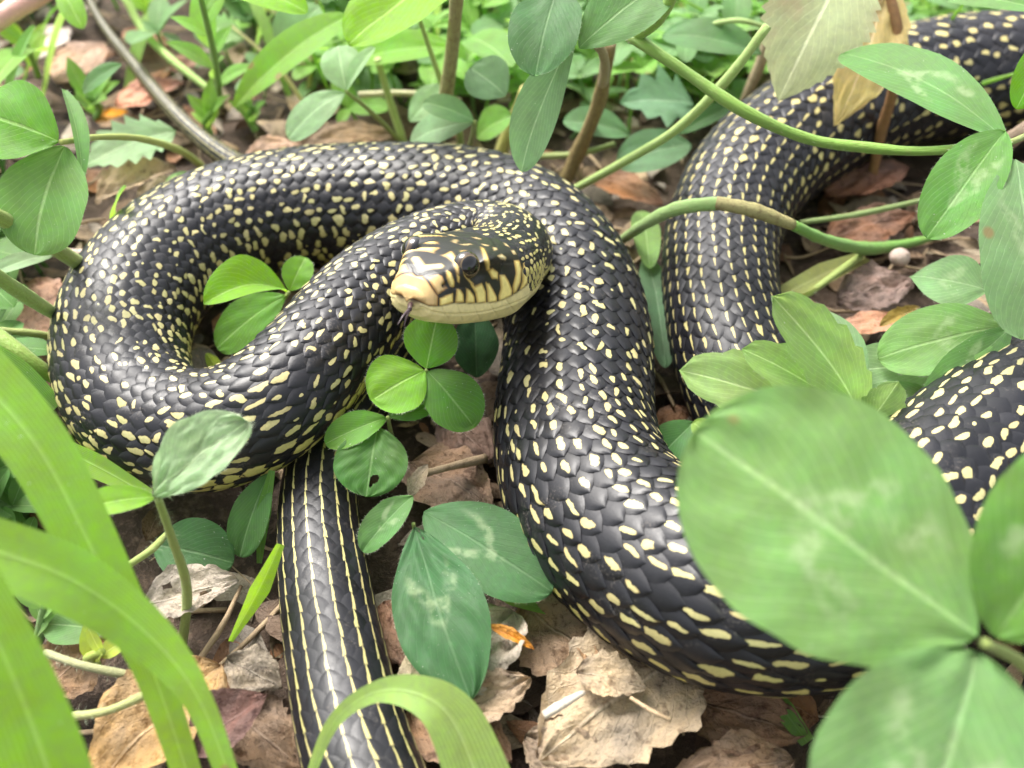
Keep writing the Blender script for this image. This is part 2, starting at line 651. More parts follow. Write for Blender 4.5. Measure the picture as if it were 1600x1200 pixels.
def fuzz_arrays(pos, shape, count, length, seed):
    nv, nu = shape
    Pm = pos.reshape(nv, nu, 3)
    rg = np.random.default_rng(seed)
    V, Fc = [], []
    for k in range(count):
        i, j = rg.integers(0, nv - 1), rg.integers(0, nu - 1)
        f, h = rg.uniform(), rg.uniform()
        p = (Pm[i, j] * (1 - f) + Pm[i + 1, j] * f) * (1 - h) + (Pm[i, j + 1] * (1 - f) + Pm[i + 1, j + 1] * f) * h
        nn = nrm(np.cross(Pm[i, j + 1] - Pm[i, j], Pm[i + 1, j] - Pm[i, j]))
        nn = nn * (1 if nn @ TOCAM > 0 else -1)
        ax = nrm(Pm[i + 1, j] - Pm[i, j])
        dr = nrm(.55 * nn + .8 * ax + rg.normal(0, .25, 3))
        sd_ = nrm(np.cross(dr, nn)) * .000016
        b = len(V)
        V += [p - sd_, p + sd_, p + dr * length * rg.uniform(.5, 1.2)]
        Fc.append((b, b + 1, b + 2))
    return V, Fc


def leaf_obj(name, parent, mat, color, B, T, w, N=None, hair=0, label=None, fuzz=0, **kw):
    if N is None:
        N = nrm(UP * 0.7 + TOCAM * 0.6)
    kw.setdefault("seed", int(RNG.integers(0, 9999)))
    pos, faces, uv, shp, n = leaf_arrays(B, T, w, N, **kw)
    nmain = len(faces)
    if hair:
        hv, hf = hair_arrays(pos, shp, n, 0.00045, hair, kw["seed"])
        if fuzz:
            fv, ff = fuzz_arrays(pos, shp, fuzz, .0011, kw["seed"])
            hf = hf + [tuple(i + len(hv) for i in q) for q in ff]
            hv = hv + fv
        off = len(pos)
        pos = np.vstack([pos, np.array(hv)])
        faces = faces + [(a + off, b + off, c + off) for a, b, c in hf]
        uv = np.vstack([uv, np.tile([[0.95, 0.5]], (len(hv), 1))])
    me = make_mesh(name, pos, faces, uv)
    o = link(name, me, mat, parent, color)
    if mat is M_DEAD:
        at = me.attributes.new("tint", 'FLOAT_COLOR', 'POINT')
        at.data.foreach_set("color", np.ones(len(pos) * 4, np.float32))
    if hair:
        me.materials.append(M_HAIR)
        mi = np.zeros(len(me.polygons), dtype=np.int32)
        mi[nmain:] = 1
        me.polygons.foreach_set("material_index", mi)
    if label:
        o["label"] = label
    return o


def tube_arrays(pts, radii, sides=9, n=None, bumpy=0.0, seed=0):
    pts = np.asarray(pts, float)
    n = n or max(8, 7 * (len(pts) - 1) + 1)
    c = catmull(pts, n)
    r = np.interp(np.linspace(0, 1, n), np.linspace(0, 1, len(radii)), radii)
    r = r * (1 + bumpy * wob(np.linspace(0, 9, n), np.zeros(n), seed))
    t = np.gradient(c, axis=0)
    t /= np.linalg.norm(t, axis=1)[:, None] + 1e-12
    ref = UP if abs(t[0] @ UP) < 0.9 else RIGHT
    V, uv = [], []
    a = nrm(np.cross(t[0], ref))
    for i in range(n):
        a = nrm(a - t[i] * (a @ t[i]))
        b = np.cross(t[i], a)
        for k in range(sides):
            th = 2 * math.pi * k / sides
            V.append(c[i] + r[i] * (math.cos(th) * a + math.sin(th) * b))
            uv.append((k / sides, i / (n - 1) * 8))
    f = grid_faces(n, sides, wrap=True)
    V += [c[0], c[-1]]
    uv += [(0, 0), (0, 8)]
    k0, k1 = len(V) - 2, len(V) - 1
    for k in range(sides):
        f.append((k0, (k + 1) % sides, k))
        f.append((k1, (n - 1) * sides + k, (n - 1) * sides + (k + 1) % sides))
    return np.array(V), f, np.array(uv), c, r


def stem_obj(name, parent, color, pts, radii, mat=None, hair=0, seed=0, label=None, bumpy=0.14):
    V, f, uv, c, r = tube_arrays(pts, radii, seed=seed, bumpy=bumpy)
    nm = len(f)
    if hair:
        rg = np.random.default_rng(seed)
        hv = []
        hf = []
        for k in range(hair):
            i = rg.integers(0, len(c) - 1)
            p = c[i] + (c[i + 1] - c[i]) * rg.uniform()
            dr = nrm(np.cross(c[i + 1] - c[i], rg.normal(0, 1, 3)))
            tg = nrm(c[i + 1] - c[i])
            b = len(V) + len(hv)
            hv += [p + dr * r[i] * 0.9 - tg * .00002, p + dr * r[i] * 0.9 + tg * .00002, p + dr * (r[i] + rg.uniform(.0004, .0011)) + tg * .0003]
            hf.append((b, b + 1, b + 2))
        V = np.vstack([V, np.array(hv)])
        uv = np.vstack([uv, np.zeros((len(hv), 2))])
        f = f + hf
    me = make_mesh(name, V, f, uv)
    o = link(name, me, mat or M_STEM, parent, color)
    if hair:
        me.materials.append(M_HAIR)
        mi = np.zeros(len(me.polygons), dtype=np.int32)
        mi[nm:] = 1
        me.polygons.foreach_set("material_index", mi)
    if label:
        o["label"] = label
    return o


def resolve(p):
    """(px, py, z) -> world; ('d', px, py, depth) -> world"""
    if p[0] == 'd':
        return PD(p[1], p[2], p[3])
    return P(*p)


def ribbon_obj(name, parent, color, pts, widths_px, N=None, fold=0.25, mat=None, nu=7, n=40, label=None, seed=0):
    pts = [resolve(p) for p in pts]
    c = catmull(pts, n)
    w = np.interp(np.linspace(0, 1, n), np.linspace(0, 1, len(widths_px)), widths_px)
    N = nrm(TOCAM + 0.3 * UP) if N is None else N
    t = np.gradient(c, axis=0)
    V, uv = [], []
    for i in range(n):
        d = nrm(t[i])
        side = nrm(np.cross(d, N))
        nn = np.cross(side, d)
        ww = px2m(w[i], c[i]) * 0.5
        for u in np.linspace(-1, 1, nu):
            V.append(c[i] + side * u * ww * math.cos(fold) + nn * (abs(u) * ww * math.sin(fold)))
            uv.append(((u + 1) / 2, i / (n - 1)))
    me = make_mesh(name, np.array(V), grid_faces(n, nu), np.array(uv))
    o = link(name, me, mat or M_GRASS, parent, color)
    if label:
        o["label"] = label
    return o


# ------------------------------------------------------------------ the snake
def build_snake():
    # ---- head frame
    S = P(641, 458, 0.0450)
    Bk = P(792, 410, 0.0318)
    back = nrm(Bk - S)
    upv = nrm(UP - back * (UP @ back))
    lat = np.cross(upv, back)
    if lat @ TOCAM < 0:
        lat = -lat                       # lat points to the side turned to the camera
    roll = math.radians(-4)
    upv, lat = upv * math.cos(roll) + lat * math.sin(roll), lat * math.cos(roll) - upv * math.sin(roll)
    K = 0.00100                          # head units: mm
    def H(x, y, z):
        return S + K * (np.multiply.outer(np.asarray(x, float), back) + np.multiply.outer(np.asarray(y, float), lat) + np.multiply.outer(np.asarray(z, float), upv))
    #      x     T0      T1          S1          S2           M            J1          J2           B0
    keys = [
        (0.00, (0, 1.0), (1.3, .9), (2.5, .1), (2.6, -1.1), (2.4, -1.5), (2.0, -1.9), (1.4, -2.2), (0, -2.3)),
        (0.70, (0, 2.3), (2.4, 2.0), (3.5, .5), (3.7, -1.5), (3.4, -1.9), (3.2, -2.5), (2.2, -3.2), (0, -3.4)),
        (2.50, (0, 3.6), (3.2, 3.3), (4.4, 1.1), (5.0, -1.8), (4.7, -2.3), (4.6, -2.9), (3.2, -4.1), (0, -4.5)),
        (6.50, (0, 5.0), (5.4, 5.0), (5.8, 2.0), (6.3, -2.1), (6.0, -2.6), (6.0, -3.3), (4.4, -4.9), (0, -5.3)),
        (11.0, (0, 5.7), (6.6, 5.7), (6.4, 2.6), (7.4, -2.2), (7.1, -2.8), (7.1, -3.5), (5.2, -5.4), (0, -5.9)),
        (16.0, (0, 5.9), (5.9, 5.6), (7.8, 2.5), (8.4, -1.9), (8.1, -2.6), (8.0, -3.4), (6.0, -5.7), (0, -6.3)),
        (21.0, (0, 5.9), (5.7, 5.4), (8.4, 2.2), (9.0, -1.4), (8.7, -2.1), (8.5, -3.1), (6.4, -5.8), (0, -6.5)),
        (26.0, (0, 6.0), (5.3, 5.3), (7.7, 2.3), (8.2, -.8), (8.0, -1.8), (7.6, -3.0), (5.6, -5.6), (0, -6.5)),
        (31.0, (0, 6.0), (4.9, 5.0), (6.6, 2.3), (7.0, -.6), (6.8, -1.9), (6.4, -3.2), (4.8, -5.2), (0, -6.2)),
    ]
    xs = np.array([k[0] for k in keys])
    prof = np.array([[list(p) for p in k[1:]] for k in keys])          # 9 x 8 x 2
    NXH, NQ = 280, 120
    # sample along x
    tpar = np.interp(np.concatenate([np.linspace(0, 2.5, 70, endpoint=False), np.linspace(2.5, 31, NXH - 70)]), xs, np.arange(len(xs)))
    ext = np.concatenate([[2 * prof[0] - prof[1]], prof, [2 * prof[-1] - prof[-2]]])
    i = np.minimum(np.floor(tpar).astype(int), len(xs) - 2)
    f = (tpar - i)[:, None, None]
    def cr(p0, p1, p2, p3, f):
        return 0.5 * ((2 * p1) + (-p0 + p2) * f + (2 * p0 - 5 * p1 + 4 * p2 - p3) * f ** 2 + (-p0 + 3 * p1 - 3 * p2 + p3) * f ** 3)
    sec = cr(ext[i], ext[i + 1], ext[i + 2], ext[i + 3], f)            # NXH x 8 x 2
    xx = np.interp(tpar, np.arange(len(xs)), xs)
    # around half profile, mirrored ghosts for tangent continuity
    g0 = sec[:, 1].copy(); g0[:, 0] *= -1
    g1 = sec[:, -2].copy(); g1[:, 0] *= -1
    e2 = np.concatenate([g0[:, None], sec, g1[:, None]], 1)
    tq = np.linspace(0, 7 - 1e-9, NQ)
    j = np.floor(tq).astype(int)
    fq = (tq - j)[None, :, None]
    half = cr(e2[:, j], e2[:, j + 1], e2[:, j + 2], e2[:, j + 3], fq)  # NXH x NQ x 2
    X = np.repeat(xx[:, None], NQ, 1)
    Y, Z = np.maximum(half[..., 0], 0), half[..., 1]
    # rounded nose: rings squeezed to the tip
    capn = 14
    fk = (np.arange(capn) + 0.02) / capn
    rk = np.sin(fk * math.pi / 2)[:, None]
    Y, Z, X = np.vstack([Y[:1] * rk, Y]), np.vstack([-0.55 + (Z[:1] + 0.55) * rk, Z]), np.vstack([np.repeat((-0.75 * (1 - fk ** 2))[:, None], NQ, 1), X])
    NXH += capn
    # pattern read off as positions on the near side of the head
    near = H(X.ravel(), Y.ravel(), Z.ravel())
    u, v = proj(near)
    zx, zy = (u - 550) * 4, (v - 300) * 4                             # chart used to draw the plates
    qpt = np.stack([zx, zy], 1)

    def sdf(poly):
        p = np.array(poly, float)
        d = np.full(len(qpt), 1e9)
        ins = np.zeros(len(qpt), bool)
        for a, b in zip(p, np.roll(p, -1, 0)):
            e = b - a
            w = qpt - a
            t = np.clip((w @ e) / (e @ e + 1e-9), 0, 1)
            d = np.minimum(d, np.hypot(*(w - t[:, None] * e).T))
            c1 = (a[1] > qpt[:, 1]) != (b[1] > qpt[:, 1])
            xi = a[0] + (qpt[:, 1] - a[1]) * (b[0] - a[0]) / (b[1] - a[1] + 1e-9)
            ins ^= c1 & (qpt[:, 0] < xi)
        return np.where(ins, -d, d)

    BLK = np.array([0.012, 0.012, 0.010])
    col = np.tile(BLK, (len(qpt), 1))
    disp = np.zeros(len(qpt))
    CR, OR, YE, WH, JAW = (.74, .59, .25), (.62, .43, .185), (.88, .74, .26), (.72, .68, .40), (.76, .65, .32)
    lipx = [-200, 200, 260, 345, 385, 430, 480, 545, 640, 760, 900, 985, 1040, 1090, 1130, 1400]
    lipy = [640, 645, 668, 690, 672, 690, 712, 714, 694, 696, 688, 655, 622, 585, 540, 430]
    below = np.interp(zx, lipx, lipy)
    jaw = np.clip((zy - below) / 7 + 0.5, 0, 1)
    polys = [
        (OR, [(330, 525), (440, 522), (480, 570), (540, 655), (536, 716), (470, 712), (430, 690), (385, 665), (345, 690), (260, 650), (262, 625), (295, 560)]),
        (CR, [(250, 495), (312, 522), (285, 560), (252, 632), (210, 640), (200, 600), (225, 550)]),
        (OR, [(468, 528), (540, 512), (565, 525), (600, 600), (560, 628), (535, 645), (500, 590)]),
        (YE, [(588, 482), (622, 505), (642, 560), (640, 600), (612, 592), (592, 540)]),
        (YE, [(545, 664), (600, 640), (632, 628), (634, 690), (560, 716), (545, 714)]),
        (YE, [(652, 602), (678, 608), (698, 640), (702, 692), (642, 694), (648, 650)]),
        (YE, [(712, 600), (738, 612), (766, 650), (770, 698), (708, 694), (712, 650)]),
        (YE, [(735, 550), (770, 590), (812, 566), (838, 625), (840, 694), (780, 698), (768, 630), (742, 585)]),
        (YE, [(832, 562), (862, 575), (884, 612), (906, 655), (908, 690), (846, 694), (842, 620)]),
        (YE, [(918, 515), (955, 515), (982, 560), (1004, 615), (1000, 650), (916, 692), (914, 650), (928, 600)]),
        (YE, [(1010, 425), (1048, 428), (1062, 480), (1056, 560), (1030, 622), (1006, 640), (1002, 590), (1022, 510)]),
        (YE, [(1068, 430), (1098, 440), (1118, 490), (1112, 550), (1070, 605), (1044, 618), (1062, 560), (1070, 500)]),
        (YE, [(802, 338), (826, 352), (862, 430), (866, 488), (842, 492), (832, 430)]),
        (YE, [(846, 492), (878, 474), (914, 500), (914, 548), (872, 540)]),
        (YE, [(684, 425), (712, 398), (704, 440), (712, 500), (742, 540), (772, 580), (742, 575), (702, 528)]),
        (CR, [(552, 396), (590, 384), (622, 366), (650, 405), (668, 470), (672, 520), (650, 505), (628, 440), (590, 410)]),
        (YE, [(650, 500), (676, 530), (672, 572), (656, 560)]),
        (CR, [(676, 364), (722, 362), (738, 384), (706, 398), (684, 388)]),
        (WH, [(388, 474), (430, 452), (560, 442), (584, 462), (566, 482), (400, 496)]),
        (WH, [(456, 368), (560, 350), (576, 360), (470, 382)]),
        (WH, [(355, 348), (430, 346), (462, 372), (440, 380), (360, 362)]),
        (WH, [(272, 382), (302, 358), (312, 366), (280, 396)]),
        (WH, [(878, 340), (906, 342), (912, 366), (882, 368)]),
        (WH, [(902, 398), (938, 384), (972, 408), (960, 430), (926, 424)]),
        (WH, [(942, 308), (984, 328), (992, 352), (954, 336)]),
        (WH, [(988, 364), (1016, 358), (1032, 388), (1008, 398)]),
        (WH, [(650, 326), (740, 318), (762, 330), (700, 338)]),
        (WH, [(806, 318), (862, 330), (850, 344), (814, 336)]),
        (WH, [(738, 272), (812, 288), (804, 302), (742, 286)]),
        (WH, [(896, 268), (962, 298), (950, 310), (896, 286)]),
        (WH, [(560, 318), (604, 316), (606, 328), (562, 330)]),
        (WH, [(470, 320), (500, 318), (502, 330), (472, 332)]),
        (WH, [(380, 270), (440, 262), (442, 270), (384, 282)]),
        (WH, [(600, 268), (700, 262), (702, 270), (604, 276)]),
        (YE, [(1066, 312), (1100, 314), (1132, 400), (1148, 480), (1134, 560), (1104, 615), (1090, 600), (1116, 540), (1120, 470), (1098, 380)]),
        (YE, [(1156, 250), (1186, 260), (1206, 380), (1196, 500), (1150, 610), (1128, 640), (1150, 560), (1168, 460), (1166, 350)]),
        (YE, [(1060, 240), (1096, 236), (1122, 280), (1090, 294), (1062, 270)]),
        (WH, [(988, 212), (1020, 208), (1046, 236), (1014, 244)]),
        (YE, [(1130, 470), (1150, 450), (1160, 520), (1140, 580), (1126, 560)]),
    ]
    bands = np.clip(0.5 + 4.0 * np.sin(zx * 0.16 + zy * .03), 0, 1)
    behind = np.clip((X.ravel() - 24.5) / 2, 0, 1) * np.clip((3.5 - Z.ravel()) / 2, 0, 1)
    col = col * (1 - (bands * behind * .8)[:, None]) + np.array(YE) * (bands * behind * .8)[:, None]
    coll = np.clip((zx - 1075 + .18 * (zy - 400)) / 12, 0, 1) * np.clip((zy - 300) / 20, 0, 1)
    lines_ = np.clip(1.6 * np.abs(np.sin((zx + .25 * zy + 9 * np.sin(zy * .03)) * np.pi / 34)) - .35, 0, 1)
    col = col * (1 - (coll * lines_)[:, None]) + np.array([.66, .58, .24]) * (coll * lines_)[:, None]
    allm = np.zeros(len(qpt))
    for c, pl in polys:
        s = sdf(pl) + (2.5 if c is WH else 0.0)
        mk = np.clip(0.5 - (s + 0.5) / 4.5, 0, 1)
        tint = np.array(c)
        sh = np.clip(-s / 15, 0, 1)[:, None]                           # plates are browner at their rim
        cc = tint * (0.34 + 0.66 * sh) * np.array([1, .74, .52]) ** (1 - sh)
        col = col * (1 - mk[:, None]) + cc * mk[:, None]
        allm = np.maximum(allm, mk)
        disp += 0.10 * np.clip(-s / 14, 0, 1) * (mk > 0.5)
    jc = np.array(JAW)
    col = col * (1 - jaw[:, None]) + jc * jaw[:, None]
    # seams of the lower jaw plates and of the top shields
    seams = [
        [(560, 716), (600, 790)], [(660, 700), (690, 800)], [(760, 700), (800, 800)], [(860, 695), (910, 780)], [(960, 670), (1010, 740)],
        [(290, 505), (330, 518), (440, 512), (470, 500), (590, 486)], [(300, 400), (420, 400), (440, 440), (392, 490)],
        [(420, 400), (470, 340), (560, 300)], [(340, 330), (460, 316), (640, 300), (760, 310)], [(250, 430), (300, 500)],
        [(780, 330), (760, 270), (700, 250)], [(860, 470), (940, 440), (1010, 440)], [(870, 400), (900, 330), (860, 280)],
        [(580, 500), (600, 560), (640, 600)], [(640, 600), (720, 590)], [(940, 440), (930, 510)],
    ]
    for si, sl in enumerate(seams):
        d = np.full(len(qpt), 1e9)
        p = np.array(sl, float)
        for a, b in zip(p[:-1], p[1:]):
            e = b - a
            w = qpt - a
            t = np.clip((w @ e) / (e @ e), 0, 1)
            d = np.minimum(d, np.hypot(*(w - t[:, None] * e).T))
        mk = np.exp(-(d / 5) ** 2)
        disp -= 0.10 * mk
        col = col * (1 - (0.07 if si < 5 else 0.25) * mk[:, None])
    # dark mouth line and tongue notch
    ml = np.exp(-((zy - below) / 5) ** 2) * (zx > 200) * (zx < 1130)
    col *= (1 - 0.55 * ml)[:, None]
    nt = np.exp(-(((zx - 398) / 46) ** 2 + ((zy - 694) / 27) ** 2) ** 2)
    col = col * (1 - 0.9 * nt[:, None]) + np.array([.030, .010, .008]) * (0.9 * nt)[:, None]
    disp -= 0.7 * nt
    # nostril
    ns = np.exp(-(((zx - 578) / 16) ** 2 + ((zy - 585) / 18) ** 2))
    disp -= 0.5 * ns
    col *= (1 - 0.95 * ns)[:, None]
    # eye socket
    EX, EZ = 742.0, 416.0
    eyed = np.hypot((u - EX) / 15.5, (v - EZ) / 22.0)
    sock = np.exp(-(eyed / 1.0) ** 4)
    disp -= 0.9 * sock
    col = col * (1 - np.clip(sock * 1.2, 0, 1)[:, None]) + BLK * np.clip(sock * 1.2, 0, 1)[:, None]

    # push along local normal of the profile
    disp = disp.reshape(NXH, NQ)
    dY = np.gradient(Y, axis=1); dZ = np.gradient(Z, axis=1)
    ln = np.hypot(dY, dZ) + 1e-9
    ny, nz = -dZ / ln, dY / ln
    flip = np.sign(ny * Y + nz * Z)
    ny, nz = ny * flip, nz * flip
    Yd, Zd = np.maximum(Y + ny * disp, 0), Z + nz * disp
    Yd[:, 0] = 0; Yd[:, -1] = 0
    Xd = X.copy()
    # full ring: near half then far half
    ring = 2 * NQ - 2
    HX = np.concatenate([Xd, Xd[:, -2:0:-1]], 1)
    HY = np.concatenate([Yd, -Yd[:, -2:0:-1]], 1)
    HZ = np.concatenate([Zd, Zd[:, -2:0:-1]], 1)
    colg = col.reshape(NXH, NQ, 3)
    HC = np.concatenate([colg, colg[:, -2:0:-1]], 1)
    headV = H(HX.ravel(), HY.ravel(), HZ.ravel())
    headF = grid_faces(NXH, ring, wrap=True)
    headC = HC.reshape(-1, 3)

    def head_surf(x, colq):
        xr = np.interp(x, HX[:, 0], np.arange(NXH))
        i = np.clip(np.floor(xr).astype(int), 0, NXH - 2)
        f = xr - i
        cq = np.mod(colq, ring)
        j = np.floor(cq).astype(int) % ring
        g_ = cq - np.floor(cq)
        j1 = (j + 1) % ring
        def sm(A):
            return (A[i, j] * (1 - f) + A[i + 1, j] * f) * (1 - g_) + (A[i, j1] * (1 - f) + A[i + 1, j1] * f) * g_
        return sm(HX), sm(HY), sm(HZ)
    # ---- body centre line: (px, py, z, radius) in order head -> tail tip
    hp = lambda x, z=0.0: H(x, 0.0, z)
    ctrl = [
        (hp(23.0), .0054, 0), (hp(29.0, -.2), .0065, 0),
        (P(806, 392, .0270), .0072, 0), (P(775, 374, .0245), .0074, 0), (P(716, 381, .0240), .0078, 0), (P(640, 414, .0238), .0084, 0),
        (P(566, 470, .0228), .0090, 0), (P(500, 556, .0215), .0096, 0), (P(426, 634, .0195), .0099, 0),
        (P(345, 674, .0155), .0102, 0), (P(266, 672, .0125), .0106, 0), (P(208, 630, .0120), .0114, 0),
        (P(186, 555, .0124), .0122, 0), (P(206, 472, .0127), .0126, 0), (P(268, 398, .0128), .0127, 0), (P(360, 350, .0128), .0127, 0),
        (P(470, 325, .0127), .0126, 0), (P(600, 320, .0129), .0128, 0), (P(720, 326, .0131), .0130, 0), (P(820, 360, .0133), .0132, 0),
        (P(882, 435, .0134), .0133, 0), (P(904, 530, .0135), .0134, 0), (P(898, 620, .0136), .0135, 0), (P(900, 700, .0138), .0136, 0),
        (P(930, 785, .0142), .0138, 0), (P(1000, 860, .0150), .0140, 0), (P(1100, 915, .0170), .0141, 0), (P(1215, 930, .0195), .0142, 0),
        (P(1325, 900, .0200), .0142, 0), (P(1420, 825, .0185), .0142, 0), (P(1510, 735, .0165), .0142, 0), (P(1620, 650, .0150), .0142, 0),
        (P(1760, 560, .0150), .0143, 0), (P(1870, 440, .0150), .0145, 0), (P(1890, 290, .0150), .0146, 0), (P(1800, 170, .0150), .0147, 0),
        (P(1660, 118, .0150), .0147, 0), (P(1520, 118, .0148), .0147, 0), (P(1390, 142, .0145), .0143, 0), (P(1275, 192, .0140), .0138, 0),
        (P(1185, 260, .0132), .0130, 0), (P(1136, 340, .0122), .0120, 0), (P(1124, 420, .0115), .0113, 0), (P(1132, 500, .0108), .0110, 0),
        (P(1150, 580, .0092), .0107, 0), (P(1185, 660, .0060), .0104, 0), (P(1245, 745, .0000), .0100, 0), (P(1330, 810, -.0070), .0096, 0),
        (P(1440, 850, -.0100), .0094, 0), (P(1580, 890, -.0080), .0092, 0), (P(1700, 1010, .0000), .0090, 0), (P(1640, 1240, .0070), .0089, 0),
        (P(1300, 1420, .0082), .0087, 0), (P(900, 1460, .0082), .0084, 0), (P(650, 1360, .0080), .0080, 0), (P(562, 1190, .0078), .0078, 0),
        (P(528, 1040, .0074), .0074, 0), (P(508, 920, .0070), .0071, 0), (P(497, 800, .0064), .0066, 0),
        (P(504, 715, .0062), .0060, 0), (P(548, 645, .0056), .0055, 0),
        (P(600, 575, .0050), .0051, 0), (P(645, 500, .0048), .0048, 0), (P(660, 425, .0046), .0045, 0), (P(620, 365, .0042), .0042, 0),
        (P(540, 330, .0038), .0038, 0), (P(450, 300, .0036), .0033, 0), (P(380, 264, .0042), .0028, 0), (P(320, 222, .0058), .0022, 0),
        (P(262, 165, .0072), .0018, 0), (P(205, 95, .0082), .0014, 0), (P(165, 45, .0090), .0011, 0), (P(140, 0, .0092), .0009, 0),
        (P(118, -60, .0085), .0008, 0), (P(95, -110, .0065), .0003, 0),
    ]
    cp = np.array([c[0] for c in ctrl])
    # sharp turn at the neck is smoothed after sampling
    N0 = 6000
    line = catmull(cp, N0)
    rad = np.interp(np.linspace(0, len(ctrl) - 1, N0), np.arange(len(ctrl)), [c[1] for c in ctrl])
    keyt = np.linspace(0, len(ctrl) - 1, N0)
    arc = np.concatenate([[0], np.cumsum(np.linalg.norm(np.diff(line, axis=0), axis=1))])
    NS = 4000
    s_ = np.linspace(0, arc[-1], NS)
    line = np.stack([np.interp(s_, arc, line[:, k]) for k in range(3)], 1)
    rad = np.interp(s_, arc, rad)
    keys_at = np.interp(s_, arc, keyt)
    ds = s_[1]
    sig = 0.0046 / ds
    kk = np.arange(-int(3 * sig), int(3 * sig) + 1)
    ker = np.exp(-0.5 * (kk / sig) ** 2); ker /= ker.sum()
    pad = len(kk) // 2
    def smooth(a):
        lo = 2 * a[0] - a[pad:0:-1]
        hi = 2 * a[-1] - a[-2:-pad - 2:-1]
        return np.convolve(np.concatenate([lo, a, hi]), ker, 'valid')
    line = np.stack([smooth(line[:, k]) for k in range(3)], 1)
    rad = smooth(rad)
    T = np.gradient(line, axis=0)
    T /= np.linalg.norm(T, axis=1)[:, None]
    D = UP - T * (T @ UP)[:, None]
    D /= np.linalg.norm(D, axis=1)[:, None]
    # leave the head with the head's own up vector
    blend = np.clip(1 - s_ / 0.03, 0, 1)[:, None]
    D = D * (1 - blend) + upv * blend
    D -= T * (D * T).sum(1)[:, None]
    D /= np.linalg.norm(D, axis=1)[:, None]
    Lt = np.cross(T, D)
    L = s_[-1]

    def interp_rows(A, s):
        x = np.clip(s / ds, 0, NS - 1.001)
        i = x.astype(int)
        f = (x - i)[..., None]
        return A[i] * (1 - f) + A[i + 1] * f

    def surf(s, th, h):
        """s, th, h arrays -> points; h in metres above the skin"""
        c = interp_rows(line, s)
        d = interp_rows(D, s)
        b = interp_rows(Lt, s)
        r = interp_rows(rad[:, None], s)[..., 0]
        flat = 1 - 0.10 * np.clip((np.abs(th) - 1.9) / 1.2, 0, 1)
        rr = (r * flat + h)[..., None]
        return c + rr * (np.cos(th)[..., None] * d + np.sin(th)[..., None] * b)

    # ---- base skin tube
    nring = 32
    ss = np.linspace(0, L, 1600)
    th = np.linspace(-math.pi, math.pi, nring, endpoint=False)
    SS, TH = np.meshgrid(ss, th, indexing='ij')
    rr = np.interp(SS, s_, rad)
    tubeV = surf(SS, TH, -0.045 * rr)
    tubeV = tubeV.reshape(-1, 3)
    tubeF = grid_faces(len(ss), nring, wrap=True)

    # ---- scales
    def s_at(key):
        return float(np.interp(key, keys_at, s_))
    KX = dict(turn=2.5, c0=34.0, under=46.5, tail_end=61.0)
    sections = [(0.0, s_at(10.6), 23, 1.25, 0), (s_at(10.6), s_at(19.2), 28, 1.22, 0), (s_at(19.2), s_at(23.3), 25, 1.18, 0), (s_at(23.3), s_at(34.0), 23, 1.18, 0),
                (s_at(34.0), s_at(46.5), 21, 1.16, 1), (s_at(46.5), s_at(63.0), 14, 1.20, 2), (s_at(63.0), L, 10, 1.5, 3)]
    DTH = math.radians(292)
    MA, MB = 7, 8
    ga, gb = np.meshgrid(np.linspace(-1, 1, MA), np.linspace(-1, 1, MB), indexing='xy')   # (MB, MA)
    outl = np.clip(1 - np.abs(gb + 0.05 * (1 - gb ** 2)) ** 1.75, 0, 1) ** 0.66
    outl = np.maximum(outl, 0.03)
    rg = np.random.default_rng(4)
    C_s, C_th, C_len, C_w, A0, A1, WARM, HF = [], [], [], [], [], [], [], []
    VEN = []
    sA, sB = s_at(7.6), s_at(10.5)
    s_tail = s_at(45.0)
